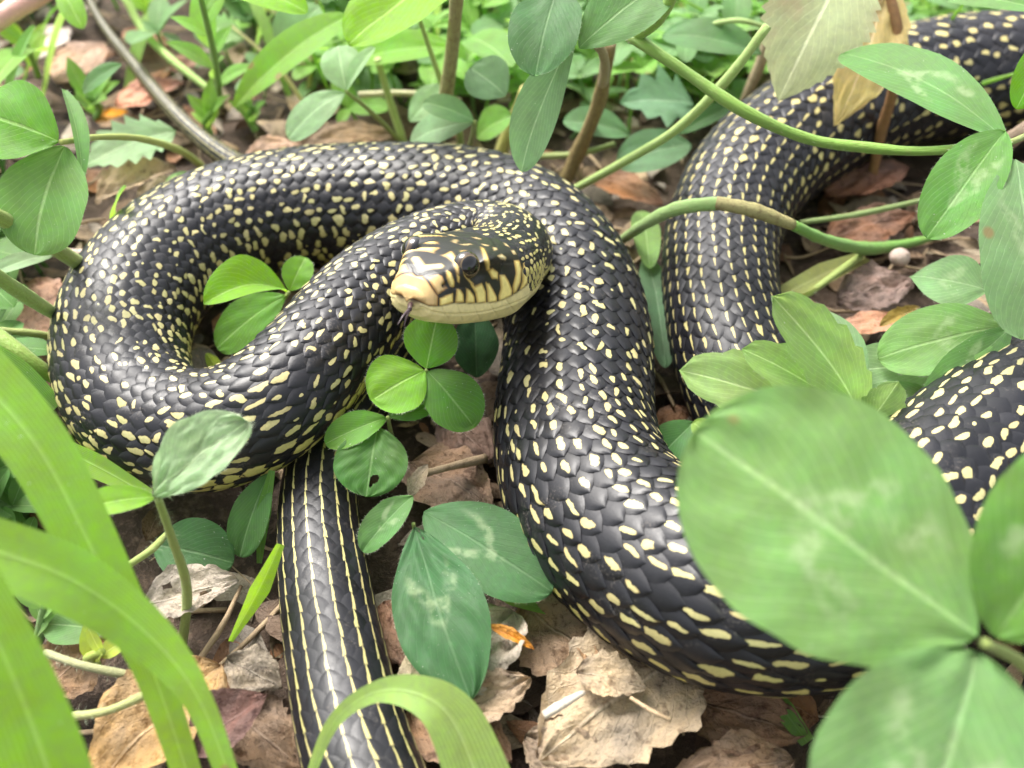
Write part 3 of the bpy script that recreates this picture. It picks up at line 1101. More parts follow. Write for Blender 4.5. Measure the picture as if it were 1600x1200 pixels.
    for (sa, sb, rows, ratio, sect) in sections:
        dth = DTH / rows
        s = sa
        idx = 0
        while s < sb:
            r = float(np.interp(s, s_, rad))
            step = ratio * r * dth
            phase = 0.9 * math.sin(idx * 2 * math.pi / 4.3 + 1.2 * math.sin(idx * .31)) 
            for k in range(rows):
                t = (k - (rows - 1) / 2) * dth
                sc = s + (0.5 * step if k % 2 else 0.0)
                q = abs(t) / (DTH / 2)
                if s < 0.014 and sc < 0.0062 + 0.0020 * q:
                    continue
                jit = rg.uniform(-1, 1, 8)
                rndv = rg.uniform()
                warm = np.clip((q - 0.45) / 0.35, 0, 1) * 0.9 + 0.15 * rg.uniform()
                if sect == 0:
                    # irregular cross bars on the fore body
                    bar = (0.75 if (idx + int(2.2 * math.sin(k * .55 + idx * .17) + 8)) % 2 else -0.55) + 0.75 * rg.normal()
                    pr = bar > (-0.15 if q < .6 else -0.5)
                    if s < sB:
                        pr = bar > (-0.3 if q < 0.55 else -0.7)
                    kind = rg.uniform()
                    if q > 0.62 and s < sA * 1.35:
                        prm = [jit[0] * .1, rg.uniform(.55, .95), rg.uniform(.45, .75), .25 + jit[1] * .1, 1, jit[2] * .3, 0]
                        warm = 0.75 + 0.25 * rg.uniform()
                    elif kind < 0.55:                                       # bar along one flank of the scale
                        sgn = 1 if jit[3] > 0 else -1
                        prm = [sgn * rg.uniform(.15, .55), rg.uniform(.22, .42), rg.uniform(.32, .58), .25 + .2 * jit[1], 1, jit[2] * .35, .3 * jit[4]]
                    elif kind < 0.8:                                        # bar across
                        prm = [jit[0] * .25, rg.uniform(.4, .7), rg.uniform(.18, .30), .35 + .25 * jit[1], 1, jit[2] * .6, 0]
                    else:
                        prm = [jit[0] * .3, rg.uniform(.2, .4), rg.uniform(.2, .4), .4 + .25 * jit[1], 1, jit[2] * .6, 0]
                    if q > .45 and s_at(10.6) < s < s_at(19.2):
                        # the flanks of the bent coil carry yellow cross bars
                        pr = rg.uniform() < (.95 if idx % 2 else .22)
                        prm = [jit[0] * .15, rg.uniform(.55, .85), rg.uniform(.26, .42), .3 + .12 * jit[1], 1, jit[2] * .5, 0]
                    elif s_at(10.6) < s < s_at(19.2):
                        pr = rg.uniform() < (.9 if (idx + int(1.4 * math.sin(k * .6 + idx * .2) + 6)) % 2 else .55)
                    elif s > s_at(22.6):
                        pr = rg.uniform() < .76
                        prm = [jit[3] * .35, rg.uniform(.18, .31), rg.uniform(.32, .54), .25 + .15 * jit[1], 1, jit[2] * .45, .3 * jit[4]]
                        if q > .6:
                            prm[1] *= 1.35
                    elif s > s_at(19.2):
                        prm[1] *= .85
                    if not pr:
                        if rg.uniform() < 0.16:
                            prm = [jit[0] * .5, .14, .12, .3 + .3 * jit[1], 1, 0, 0]
                        else:
                            prm[4] = 0
                elif sect == 1:
                    f = np.clip((s - s_at(37.5)) / (s_at(42.0) - s_at(37.5)), 0, 1)
                    prm = [jit[0] * .12, rg.uniform(.09, .15), rg.uniform(.40, .60), .15 + .08 * jit[1], 1, .12 * jit[2], .55]
                    if rg.uniform() > f:
                        prm = [jit[0] * .45, rg.uniform(.2, .38), rg.uniform(.25, .5), .25 + .2 * jit[1], float(rg.uniform() < .75), jit[2] * .5, 0]
                    elif rg.uniform() < 0.12:
                        prm[1] *= 1.7
                    warm = 0.25 + .25 * rg.uniform()
                    rndv = 0.5 + 0.5 * rndv
                else:
                    prm = [jit[0] * .04, rg.uniform(.10, .135) * (1.0 if sect == 2 else 2.0), 1.6, .2, 1, .04 * jit[2], .45]
                    warm = 0.25 + .2 * rg.uniform()
                    if sect == 3:
                        prm[4] = 0.6
                        warm = 0.0
                C_s.append(sc + jit[5] * step * .03); C_th.append(t + jit[6] * dth * .03); C_len.append(step * 0.86); C_w.append(dth * 0.76)
                HF.append((.82, .72, .33, .6)[sect] * (.85 + .3 * rg.uniform())); A0.append(prm[:4]); A1.append([prm[4], prm[5], prm[6], rndv]); WARM.append(warm)
            VEN.append((s, step, r))
            s += step
            idx += 1
    C_s, C_th, C_len, C_w = map(np.array, (C_s, C_th, C_len, C_w))
    A0, A1, WARM = np.array(A0), np.array(A1), np.array(WARM)
    nS = len(C_s)
    Sg = C_s[:, None, None] + gb[None] * C_len[:, None, None]
    Tg = C_th[:, None, None] + (ga * outl)[None] * C_w[:, None, None]
    dome = (1 - np.abs(ga) ** 2.2) * np.clip(1 - np.abs(gb) ** 3, 0, 1)
    rise = (gb + 1) / 2
    hloc = -0.15 + 0.31 * rise ** 0.9 + 0.045 * dome - 0.055 * np.abs(ga) ** 2.5 - 0.07 * np.clip((gb - 0.6) / 0.4, 0, 1) ** 2
    Hg = hloc[None] * (C_len * np.array(HF))[:, None, None] * (1 + 0.15 * rg.uniform(-1, 1, nS))[:, None, None]
    Sg = np.clip(Sg, 0, L)
    scV = surf(Sg, Tg, Hg).reshape(-1, 3)
    one = np.array(grid_faces(MB, MA))
    scF = (one[None] + (np.arange(nS) * MA * MB)[:, None, None]).reshape(-1, 4)
    luv = np.tile(np.stack([(ga * (0.35 + 0.65 * outl)), gb], -1).reshape(-1, 2), (nS, 1))
    a0 = np.repeat(A0, MA * MB, 0)
    a1 = np.repeat(A1, MA * MB, 0)
    wm = np.repeat(WARM, MA * MB)
    # ---- small scales on the back of the head
    hs_x, hs_c, h0, h1, hw_ = [], [], [], [], []
    HR, stepx = 11, 1.75
    dcol = 3.0 / 7 * (NQ - 1) / HR * 1.06
    xi = 0
    for xrow in np.arange(19.6, 32.0, stepx):
        for k in range(-HR, HR + 1):
            xc = xrow + (stepx / 2 if k % 2 else 0)
            q = abs(k) / HR
            if xc < 21.3 - 1.6 * math.sin(q * 3.0) + (1.8 if q > .75 else 0):
                continue
            j8 = rg.uniform(-1, 1, 6)
            hs_x.append(xc + .05 * j8[0]); hs_c.append((k + .05 * j8[1]) * dcol)
            if q > .55:
                h0.append([j8[2] * .1, rg.uniform(.9, 1.3), rg.uniform(.30, .42), .28]); h1.append([float(rg.uniform() < .93), .15 * j8[3], 0, rg.uniform()]); hw_.append(.6 + .3 * rg.uniform())
            else:
                h0.append([j8[2] * .3, rg.uniform(.3, .5), rg.uniform(.25, .45), .3 + .15 * j8[4]]); h1.append([float(rg.uniform() < .66), .5 * j8[3], 0, rg.uniform()]); hw_.append(.35 + .3 * rg.uniform())
        xi += 1
    hs_x, hs_c = np.array(hs_x), np.array(hs_c)
    nHS = len(hs_x)
    gx = hs_x[:, None, None] + gb[None] * (.86 * stepx)
    gc = hs_c[:, None, None] + (ga * outl)[None] * (.76 * dcol)
    gx = np.clip(gx, 0, 31.0 - 1e-6) + np.clip(gx - 31.0, 0, 9) * 0
    ax_, ay_, az_ = head_surf(gx, gc)
    rn = np.hypot(ay_, az_) + 1e-9
    hh = (hloc * .86 * stepx * .75)[None] + .02
    hsV = H(ax_.ravel(), (ay_ * (1 + hh / rn)).ravel(), (az_ * (1 + hh / rn)).ravel())
    hsF = (one[None] + (np.arange(nHS) * MA * MB)[:, None, None]).reshape(-1, 4)
    scF = np.vstack([scF, hsF + len(scV)])
    scV = np.vstack([scV, hsV])
    luv = np.vstack([luv, np.tile(np.stack([(ga * (0.35 + 0.65 * outl)), gb], -1).reshape(-1, 2), (nHS, 1))])
    a0 = np.vstack([a0, np.repeat(np.array(h0), MA * MB, 0)])
    a1 = np.vstack([a1, np.repeat(np.array(h1), MA * MB, 0)])
    wm = np.concatenate([wm, np.repeat(np.array(hw_), MA * MB)])
    # ---- belly shields
    VA, VB = 15, 5
    va, vb = np.meshgrid(np.linspace(-1, 1, VA), np.linspace(-1, 1, VB), indexing='xy')
    vs, vstep, vr = map(np.array, zip(*VEN))
    nV = len(vs)
    Sv = vs[:, None, None] + vb[None] * (0.72 * vstep)[:, None, None]
    halfv = (2 * math.pi - DTH) / 2 + 0.10
    Tv = math.pi + va[None] * halfv * (1 - 0.05 * np.abs(vb[None]) ** 3) + 0 * Sv
    Hv = (-0.03 + 0.10 * (vb + 1) / 2)[None] * vstep[:, None, None] + 0 * Sv
    Tw = (Tv + math.pi) % (2 * math.pi) - math.pi
    veV = surf(np.clip(Sv, 0, L), Tw, Hv).reshape(-1, 3)
    onev = np.array(grid_faces(VB, VA))
    veF = (onev[None] + (np.arange(nV) * VA * VB)[:, None, None]).reshape(-1, 4)
    vuv = np.tile(np.stack([va, vb], -1).reshape(-1, 2), (nV, 1))
    b0 = np.tile([[0, 1.4, 1.05, -0.15]], (len(veV), 1))
    b1 = np.tile([[0.92, 0, 0, 0.1]], (len(veV), 1))
    bw = np.full(len(veV), 0.85)

    parts = [(tubeV, np.array(tubeF), 1), (scV, scF, 0), (veV, veF, 0), (headV, np.array(headF), 2)]
    off = 0
    V, Fs, MI = [], [], []
    for v_, f_, mi in parts:
        V.append(v_); Fs.append(f_ + off); MI.append(np.full(len(f_), mi)); off += len(v_)
    V = np.vstack(V); Fs = np.vstack(Fs); MI = np.concatenate(MI)
    me = bpy.data.meshes.new("snake")
    me.vertices.add(len(V)); me.vertices.foreach_set("co", V.astype(np.float32).ravel())
    me.loops.add(Fs.size); me.loops.foreach_set("vertex_index", Fs.astype(np.int32).ravel())
    me.polygons.add(len(Fs)); me.polygons.foreach_set("loop_start", np.arange(0, Fs.size, 4, dtype=np.int32))
    me.polygons.foreach_set("loop_total", np.full(len(Fs), 4, dtype=np.int32))
    me.update(calc_edges=True)
    for m in (M_SCALE, M_SKIN, M_HEAD):
        me.materials.append(m)
    me.polygons.foreach_set("material_index", MI.astype(np.int32))
    me.polygons.foreach_set("use_smooth", np.ones(len(Fs), bool))
    nT, nH = len(tubeV), len(headV)
    z = lambda n, c: np.zeros((n, c))
    def attr(name, typ, arr, key):
        at = me.attributes.new(name, typ, 'POINT')
        at.data.foreach_set(key, np.asarray(arr, np.float32).ravel())
    full2 = np.vstack([z(nT, 2), luv, vuv, z(nH, 2)])
    attr("luv", 'FLOAT_VECTOR', np.hstack([full2, np.zeros((len(full2), 1))]), "vector")
    attr("spot_a", 'FLOAT_COLOR', np.vstack([z(nT, 4), a0, b0, z(nH, 4)]), "color")
    attr("spot_b", 'FLOAT_COLOR', np.vstack([z(nT, 4), a1, b1, z(nH, 4)]), "color")
    attr("warm", 'FLOAT', np.concatenate([np.zeros(nT), wm, bw, np.zeros(nH)]), "value")
    hc = np.vstack([z(nT + len(scV) + len(veV), 3), headC])
    attr("hcol", 'FLOAT_COLOR', np.hstack([hc, np.ones((len(hc), 1))]), "color")
    me.update()
    ob = bpy.data.objects.new("snake", me)
    COL.objects.link(ob)
    tag(ob, "black snake with yellow speckled scales coiled on leaf litter, tongue out", "snake")

    # ---- eyes
    def eye_mat():
        m, n, l, bs, out = new_mat("snake_eye")
        g = G(n, l)
        at = g.attr("er")
        c = g.mix(g.ramp(at.outputs["Fac"], 0.62, 0.66), (0.002, 0.002, 0.002), (0.050, 0.030, 0.014))
        c = g.mix(g.m('MULTIPLY', g.ramp(at.outputs["Fac"], 0.64, 0.68), g.ramp(at.outputs["Fac"], 0.76, 0.70)), c, (0.13, 0.09, 0.04))
        c = g.mix(g.ramp(at.outputs["Fac"], 0.86, 0.93), c, (0.004, 0.004, 0.004))
        l.new(c, bs.inputs["Base Color"])
        bs.inputs["Roughness"].default_value = 0.06
        bs.inputs["Coat Weight"].default_value = 0.6
        return m
    em = eye_mat()
    # find the head surface point under the eye
    k = int(np.argmin(np.hypot(u - EX, v - EZ)))
    ex, ey, ez = X.ravel()[k], Y.ravel()[k], Z.ravel()[k]
    for sgn in (1, -1):
        c0 = H(ex, (ey - 1.50) * sgn, ez - 0.15)
        R = 2.15 * K
        nrmv = nrm(lat * sgn * 0.76 - back * 0.55 + upv * 0.26)
        t1 = nrm(np.cross(nrmv, upv)); t2 = np.cross(nrmv, t1)
        ver, er = [], []
        nr, na = 18, 32
        for a in range(nr + 1):
            ph = a / nr * math.pi * 0.5
            for b in range(na):
                an = 2 * math.pi * b / na
                ver.append(c0 + R * (0.88 * math.cos(ph) * nrmv + math.sin(ph) * (math.cos(an) * t1 + math.sin(an) * t2)))
                er.append(math.sin(ph))
        me2 = make_mesh("eye", np.array(ver), grid_faces(nr + 1, na, wrap=True))
        at = me2.attributes.new("er", 'FLOAT', 'POINT')
        at.data.foreach_set("value", np.array(er, np.float32))
        o = link("eye", me2, em, ob)
        o["label"] = "glossy dark round eye with thin pale ring"
    # ---- tongue
    mt, n, l, bs, out = new_mat("tongue")
    g = G(n, l)
    bs.inputs["Base Color"].default_value = (0.05, 0.028, 0.032, 1)
    bs.inputs["Roughness"].default_value = 0.25
    root = H(0.8, 0.0, -1.9)
    dm = depth_of(root)
    fork = PD(640, 484, dm - .0040)
    t1, t2 = PD(621, 508, dm - .0060), PD(631, 511, dm - .0052)
    mid = (root + fork) / 2 + np.array([0, 0, .0004])
    a1 = tube_arrays([root, mid, fork], [.0005, .00045, .00036], 8)
    a2 = tube_arrays([fork - (fork - mid) * .15, (fork + t1) / 2 + np.array([0, 0, .0003]), t1], [.00030, .00018, .00005], 7)
    a3 = tube_arrays([fork - (fork - mid) * .15, (fork + t2) / 2 + np.array([0, 0, .0003]), t2], [.00030, .00018, .00005], 7)
    vs_, fs_ = [], []
    o_ = 0
    for a in (a1, a2, a3):
        vs_.append(a[0]); fs_ += [tuple(i + o_ for i in f) for f in a[1]]; o_ += len(a[0])
    o = link("tongue", make_mesh("tongue", np.vstack(vs_), fs_), mt, ob)
    o["label"] = "thin forked dark tongue"


build_snake()
#VEGETATION
# ------------------------------------------------------------------ leaf litter
TAN, BRN, DRK, RED, GRY, PNK, STR, PUR = (.50, .37, .25), (.34, .235, .16), (.19, .13, .095), (.36, .20, .125), (.46, .39, .32), (.60, .40, .30), (.60, .48, .33), (.22, .12, .115)
GR_BR, GR_MID, GR_DK, GR_PALE, GR_YEL, GR_BLU, GR_LIT = (.17, .36, .045), (.12, .27, .05), (.055, .15, .045), (.26, .42, .20), (.30, .46, .07), (.10, .22, .09), (.17, .33, .11)


def litter_stuff():
    rg = np.random.default_rng(21)
    V, Fc, UV, TI = [], [], [], []
    off = 0
    pal = [TAN, BRN, DRK, RED, GRY, BRN, STR, GRY, BRN, DRK, TAN]
    for k in range(5200):
        if k < 4500:
            x, y = rg.uniform(-.26, .26), rg.uniform(.02, .50)
        else:
            x, y = rg.uniform(-.8, .8), rg.uniform(-.2, 1.2)
        L = rg.uniform(.003, .015) * (1 if k < 4500 else 2.0)
        a = rg.uniform(0, 2 * math.pi)
        d = np.array([math.cos(a), math.sin(a), rg.normal(0, .22)])
        B = np.array([x, y, float(ground_z(x, y)) + rg.uniform(0, .003)])
        N = nrm(np.array([rg.normal(0, .35), rg.normal(0, .35), 1]))
        pos, f, uv, shp, n = leaf_arrays(B, B + nrm(d) * L, L * rg.uniform(.3, .8), N, shape="dead", fold=rg.uniform(-.5, .5), arch=rg.normal(0, .1),
                                         nu=4, nv=6, seed=int(rg.integers(0, 9999)), crumple=.12)
        pos[:, 2] = np.maximum(pos[:, 2], ground_z(pos[:, 0], pos[:, 1]) - .001)
        V.append(pos); UV.append(uv)
        Fc += [tuple(i + off for i in q) for q in f]
        off += len(pos)
        c = np.array(pal[rg.integers(0, len(pal))]) * rg.uniform(.5, 1.15)
        TI.append(np.tile([*c, 1], (len(pos), 1)))
    me = make_mesh("leaf_litter", np.vstack(V), Fc, np.vstack(UV))
    at = me.attributes.new("tint", 'FLOAT_COLOR', 'POINT')
    at.data.foreach_set("color", np.vstack(TI).astype(np.float32).ravel())
    o = link("leaf_litter", me, M_DEAD, None, (1, 1, 1))
    tag(o, "brown crumbled leaf litter covering the soil", "leaf litter", kind="stuff")
    # fine straw and rootlets
    V, Fc, UV = [], [], []
    off = 0
    for k in range(900):
        x, y = rg.uniform(-.24, .24), rg.uniform(.03, .50)
        a = rg.uniform(0, 2 * math.pi)
        L = rg.uniform(.006, .026)
        z0 = float(ground_z(x, y)) + rg.uniform(.001, .004)
        p0 = np.array([x, y, z0])
        p2 = p0 + np.array([math.cos(a), math.sin(a), rg.normal(0, .08)]) * L
        p1 = (p0 + p2) / 2 + rg.normal(0, .1, 3) * L
        r = rg.uniform(.00015, .00055)
        v, f, uv, _, _ = tube_arrays([p0, p1, p2], [r, r, r * .6], sides=5, n=7)
        V.append(v); UV.append(uv)
        Fc += [tuple(i + off for i in q) for q in f]
        off += len(v)
    o = link("straw_bits", make_mesh("straw_bits", np.vstack(V), Fc, np.vstack(UV)), M_WOOD, None, (.42, .31, .19))
    tag(o, "thin straw bits and rootlets lying in the litter", "straw", kind="stuff")


litter_stuff()

DEADN = nrm(UP + .15 * TOCAM)


def dead(label, base, tip, w, color, crumple=.07, fold=.15, arch=.06, n=None, holes=None, teeth=0, name="dead_leaf", **kw):
    B, T = resolve(base), resolve(tip)
    o = leaf_obj(name, None, M_DEAD, color, B, T, px2m(w, (B + T) / 2), DEADN if n is None else n, shape=kw.pop("shape", "dead"), fold=fold, arch=arch,
                 crumple=crumple * 1.0, nu=21, nv=44, wavy=.06, rag=kw.pop('rag', .17), holes=holes, teeth=teeth, tooth=.15, **kw)
    return tag(o, label, "dead leaf")


dead("large crumpled tan dead leaf below the thick lower coil", (1075, 1015, .006), (840, 1195, .006), 230, (.50, .385, .27), .055, .2, seed=3)
dead("grey brown curled dead leaf right of the long dark clover leaflet", (800, 955, .007), (690, 1110, .006), 140, GRY, .09, .5, seed=4)
dead("orange rimmed curled leaf scrap by the long clover leaflet tip", (762, 978, .011), (835, 1015, .010), 26, (.62, .30, .12), .05, .7, seed=41)
dead("dark brown dead leaf tucked under the thick lower coil", (820, 940, .004), (960, 1070, .004), 170, BRN, .08, seed=5)
dead("dark brown dead leaf at the bottom right of the tan one", (1060, 1090, .003), (1260, 1150, .003), 150, (.27, .16, .11), .07, seed=6)
dead("brown dead leaf at the bottom edge under the tan leaf", (1240, 1190, .003), (1040, 1230, .003), 120, (.36, .24, .17), .08, seed=61)
dead("tan dead leaf at the bottom left under the grass", (345, 1040, .006), (140, 1240, .006), 170, (.52, .33, .17), .05, .35, seed=7)
dead("purple brown glossy dead leaf left of the striped tail", (300, 1180, .007), (418, 1085, .010), 120, (.20, .115, .10), .035, .55, rag=.06, shape="ell", seed=8)
dead("grey dead leaf with small holes below the fuzzy bud leaf", (225, 950, .007), (372, 905, .010), 95, GRY, .07, .25, holes=[(.2, .6, .14, .05), (-.4, .35, .1, .04)], seed=9)
dead("pale crumbling leaf flake beside the purple brown leaf", (355, 1030, .007), (440, 1075, .006), 80, (.50, .40, .30), .13, seed=10)
dead("straw coloured leaf strip left of the dark clover leaflet", (660, 1005, .006), (625, 1110, .006), 42, STR, .04, seed=12)
dead("pale papery flake beside the twig in the middle", (640, 775, .010), (668, 725, .012), 28, (.62, .48, .36), .05, seed=13)
dead("reddish brown dead leaf under the twig in the middle", (640, 720, .003), (770, 800, .003), 120, (.34, .23, .17), .09, seed=14)
dead("dark plum leaf patch beside the small bright clover", (690, 660, .003), (770, 720, .003), 90, (.24, .16, .13), .09, seed=15)
dead("smooth pink dead leaf on the ground right of the striped coil", (1415, 500, .006), (1295, 520, .006), 48, (.78, .42, .30), .03, .1, seed=16)
dead("mustard curled leaf edge above the wet clover leaflet", (1375, 510, .012), (1438, 480, .014), 26, (.48, .33, .10), .06, .5, seed=17)
dead("tan folded dead leaf under the left clover", (150, 318, .006), (275, 262, .012), 90, TAN, .06, .5, seed=18)
dead("pale tan dead leaf by the thin tail", (215, 330, .004), (300, 285, .006), 70, STR, .06, seed=19)
dead("pinkish tan dead leaf behind the back coil", (380, 255, .006), (470, 222, .008), 62, PNK, .07, seed=20)
dead("brown dead leaf behind the back coil under the pale clover", (470, 225, .004), (620, 215, .004), 60, BRN, .08, seed=22)
dead("pink dead leaf in the top left background", (90, 130, .004), (165, 70, .006), 90, PNK, .05, seed=23)
dead("whitish dead leaf in the top left background", (45, 95, .005), (110, 45, .007), 75, (.78, .66, .58), .06, seed=24)
dead("salmon dead leaf beside the thin tail in the background", (180, 165, .004), (285, 130, .005), 66, (.66, .36, .27), .05, seed=25)
dead("rust brown dead leaf right of the tail tip in the background", (195, 50, .005), (265, 75, .006), 48, RED, .07, seed=26)
dead("pink dead leaf among shoots left of the pale clover", (265, 110, .004), (320, 90, .005), 40, (.66, .36, .28), .05, seed=27)
dead("rust and cream leaf scrap left of the thin tail", (150, 190, .004), (200, 175, .006), 34, (.58, .28, .10), .08, seed=28)
dead("reddish dead leaf between the two big coils in back", (925, 275, .004), (1035, 320, .004), 66, (.48, .26, .17), .06, seed=29)
dead("red dead leaf coloured dark for shade right of the striped coil", (1290, 300, .004), (1420, 262, .006), 90, (.22, .12, .09), .10, seed=30)  # shade beneath the coil is put into this leaf's dark colour
dead("brown dead leaf under the bent grass stem", (1290, 380, .004), (1430, 335, .005), 80, (.30, .16, .11), .09, seed=31)
dead("dull brown crumpled leaf below the bent grass stem", (1310, 470, .006), (1430, 440, .008), 90, (.34, .24, .21), .14, seed=32)
dead("dark dead leaf at the left edge below the clover", (20, 460, .003), (130, 520, .003), 110, (.40, .25, .19), .06, seed=33)
dead("brown dead leaf at the foot of the left grass blades", (60, 1090, .003), (170, 1000, .004), 110, (.30, .19, .12), .09, seed=34)
dead("brown dead leaf left of the striped tail near the bottom", (360, 1110, .003), (470, 1200, .003), 120, (.38, .26, .18), .09, seed=35)
dead("dark dead leaf right of the striped tail", (600, 940, .003), (680, 1060, .003), 110, (.25, .15, .11), .09, seed=36)
dead("brown dead leaf under the arching grass blade", (640, 1100, .003), (800, 1190, .003), 130, (.36, .23, .16), .08, seed=37)
dead("crumpled pale leaf scrap overlapping the large tan leaf", (900, 1050, .011), (1010, 1075, .010), 80, (.48, .37, .26), .06, .3, seed=39)
dead("dull brown leaf scrap at the bottom below the tan leaf", (820, 1150, .006), (960, 1215, .006), 110, (.40, .29, .20), .12, .2, seed=40)
dead("torn brown leaf between the tail and the tan leaf", (720, 1120, .006), (830, 1060, .009), 90, (.42, .31, .22), .12, .4, seed=42)
dead("small brown leaf curl beside the tan leaf", (905, 1000, .009), (935, 1050, .009), 34, (.40, .25, .15), .05, .6, seed=38)

# ------------------------------------------------------------------ clover leaves and other leaves
def clover(label, center, leaflets, petiole=None, color=GR_MID, mark=True, hair=90, group=None, pr=4.0, name="clover_leaf", stemcol=None, mat=None, phair=0):
    root = empty(name, label, "clover", group)
    C = resolve(center)
    mt = mat or (M_CLOVER if mark else M_LEAF)
    for k, lf in enumerate(leaflets):
        tip, w = lf[0], lf[1]
        opt = dict(lf[2]) if len(lf) > 2 else {}
        T = resolve(tip)
        base = resolve(opt.pop("base")) if "base" in opt else C + (T - C) * .03
        col = opt.pop("color", color)
        n = opt.pop("n", None)
        lab = opt.pop("label", None)
        mk = opt.pop("mat", mt)
        opt.setdefault("shape", "clover")
        opt.setdefault("fold", .22)
        opt.setdefault("nu", 13)
        leaf_obj("leaflet", root, mk, col, base, T, px2m(w, (base + T) / 2), n, hair=opt.pop("hair", hair), label=lab, **opt)
    if petiole:
        pts = [C] + [resolve(p) for p in petiole]
        stem_obj("petiole", root, stemcol or (.30, .38, .10), pts, [px2m(pr * .8, C), px2m(pr, pts[-1])], hair=phair)
    return root


def up_n(*w):
    """normal hint from right / up / towards-camera weights"""
    return nrm(RIGHT * w[0] + UP * w[1] + TOCAM * w[2])


# nearest: big clover at lower right
clover("largest blurred clover leaf with pale chevrons at the lower right", ('d', 1536, 1004, .112),
       [(('d', 1085, 672, .116), 395, dict(n=up_n(.1, .3, 1), shape="oval", fold=.06, arch=.03, hair=0, seed=50, nu=21, nv=36)),
        (('d', 1740, 700, .112), 250, dict(n=up_n(-.35, .3, 1), shape="oval", fold=.2, hair=0, seed=51, base=('d', 1556, 996, .112), nu=19, color=GR_MID)),
        (('d', 1380, 1440, .104), 420, dict(n=up_n(.0, .2, 1), shape="oval", fold=.12, hair=0, seed=52, base=('d', 1525, 1020, .112), nu=21, color=GR_LIT))],
       [('d', 1600, 1040, .117), ('d', 1680, 1130, .125), (1750, 1250, 0)], color=(.18, .34, .10), pr=11)
clover("small bright trifoliate clover under the snake's chin", (666, 578, .024),
       [((684, 492, .031), 88, dict(n=up_n(0, .3, 1), notch=.05, color=(.11, .29, .03))),
        ((580, 626, .023), 104, dict(n=up_n(-.2, .3, 1), notch=.06, color=(.17, .38, .03), fold=.12)),
        ((742, 668, .019), 92, dict(n=up_n(.1, .5, .8), notch=.06, color=(.085, .23, .03), fold=.12))],  # leaflet colours carry the light: left one lit, right one shaded
       [(678, 610, .014), (690, 650, 0)], color=GR_BR, mark=False, hair=150, pr=3.5)
clover("dark drooping clover over the striped tail with a hole", (606, 652, .019),
       [((508, 694, .017), 58, dict(n=up_n(-.2, .6, .8), color=(.13, .30, .04), fold=.3)),
        ((572, 776, .014), 118, dict(n=up_n(0, .3, 1), color=(.07, .19, .035), fold=.08, holes=[(-.18, .68, .15, .05), (-.12, .72, .07, .06)], nu=45, nv=64, base=(590, 668, .018))),
        ((684, 622, .020), 52, dict(n=up_n(0, .2, 1), color=(.075, .19, .035), fold=.5))],
       [(612, 680, .010), (625, 720, 0)], mark=False, color=GR_MID)
clover("long dark green clover with chewed leaflets right of the tail", (646, 818, .012),
       [((735, 1092, .010), 148, dict(n=up_n(-.15, .6, .8), color=(.058, .155, .055), fold=.10, shape="obov", nu=41, nv=70, holes=[(-.55, .14, .09, .018), (-.40, .2, .07, .015)], wavy=.05, label="long dark leaflet with pale flecks and tiny holes")),
        ((862, 925, .013), 135, dict(n=up_n(.1, .7, .7), color=(.07, .175, .06), fold=.14, base=(662, 800, .013))),
        ((566, 862, .010), 62, dict(n=up_n(-.3, .4, .8), color=(.11, .25, .07), fold=.35, base=(645, 775, .014)))],
       [(650, 850, .006), (640, 880, 0)], color=(.055, .15, .055), hair=120)
clover("yellow green clover sprouting inside the left coil", (452, 456, .016),
       [((318, 474, .022), 92, dict(n=up_n(-.1, .8, .5), color=(.17, .38, .02), fold=.5, arch=.2)),
        ((478, 402, .020), 50, dict(n=up_n(.1, .4, .9), color=(.15, .34, .03))),
        ((340, 545, .008), 78, dict(n=up_n(-.2, .3, 1), color=(.13, .30, .04), base=(445, 462, .016), fold=.15))],
       [(420, 500, .010), (395, 540, 0)], color=GR_BR, mark=False)
leaf = leaf_obj("seedling_leaf", None, M_LEAF, GR_YEL, P(345, 585, .002), P(322, 552, .008), .0026, None, shape="clover")
tag(leaf, "tiny bright seedling leaf inside the left coil", "leaf")
clover("large rounded clover at the left edge", (96, 222, .050),
       [((-40, 176, .052), 140, dict(n=up_n(0, .5, 1), color=(.11, .30, .03), fold=.1, hair=130)),
        ((98, 140, .052), 36, dict(n=up_n(.9, .2, .6), base=(128, 285, .044), color=(.15, .32, .09), fold=.6)),
        ((52, 398, .036), 150, dict(n=up_n(0, .5, 1), color=(.15, .31, .08), fold=.12, base=(100, 228, .048)))],
       [(160, 214, .040), (225, 218, .030), (290, 240, .014), (338, 282, 0)], color=GR_MID, mark=False, pr=6, hair=110, stemcol=(.38, .44, .10))
clover("pale mint clover behind the back coil", (541, 143, .030),
       [((450, 216, .022), 66, dict(n=up_n(0, .8, .6), fold=.1)),
        ((528, 72, .036), 66, dict(n=up_n(0, .3, 1), fold=.25)),
        ((586, 74, .038), 30, dict(n=up_n(-.5, .3, .8), fold=.4))],
       [(580, 175, .018), (632, 228, 0)], color=(.30, .46, .24), mark=False, hair=0)
clover("dull green clover hanging in front at top centre", (906, 40, .062),
       [((836, 118, .058), 118, dict(n=up_n(-.2, .4, 1), color=(.075, .175, .06), fold=.12, base=(872, -20, .066), mat=M_LEAF)),
        ((815, 268, .038), 84, dict(n=up_n(-.3, .4, .8), color=(.15, .28, .12), fold=.25, shape="obov")),
        ((1052, -40, .068), 110, dict(n=up_n(.2, .5, .8), color=(.13, .27, .09), fold=.3, base=(905, 75, .060)))],
       [(945, 95, .045), (930, 170, .020), (895, 260, 0)], color=GR_BLU, mark=False, pr=9, stemcol=(.30, .22, .10))
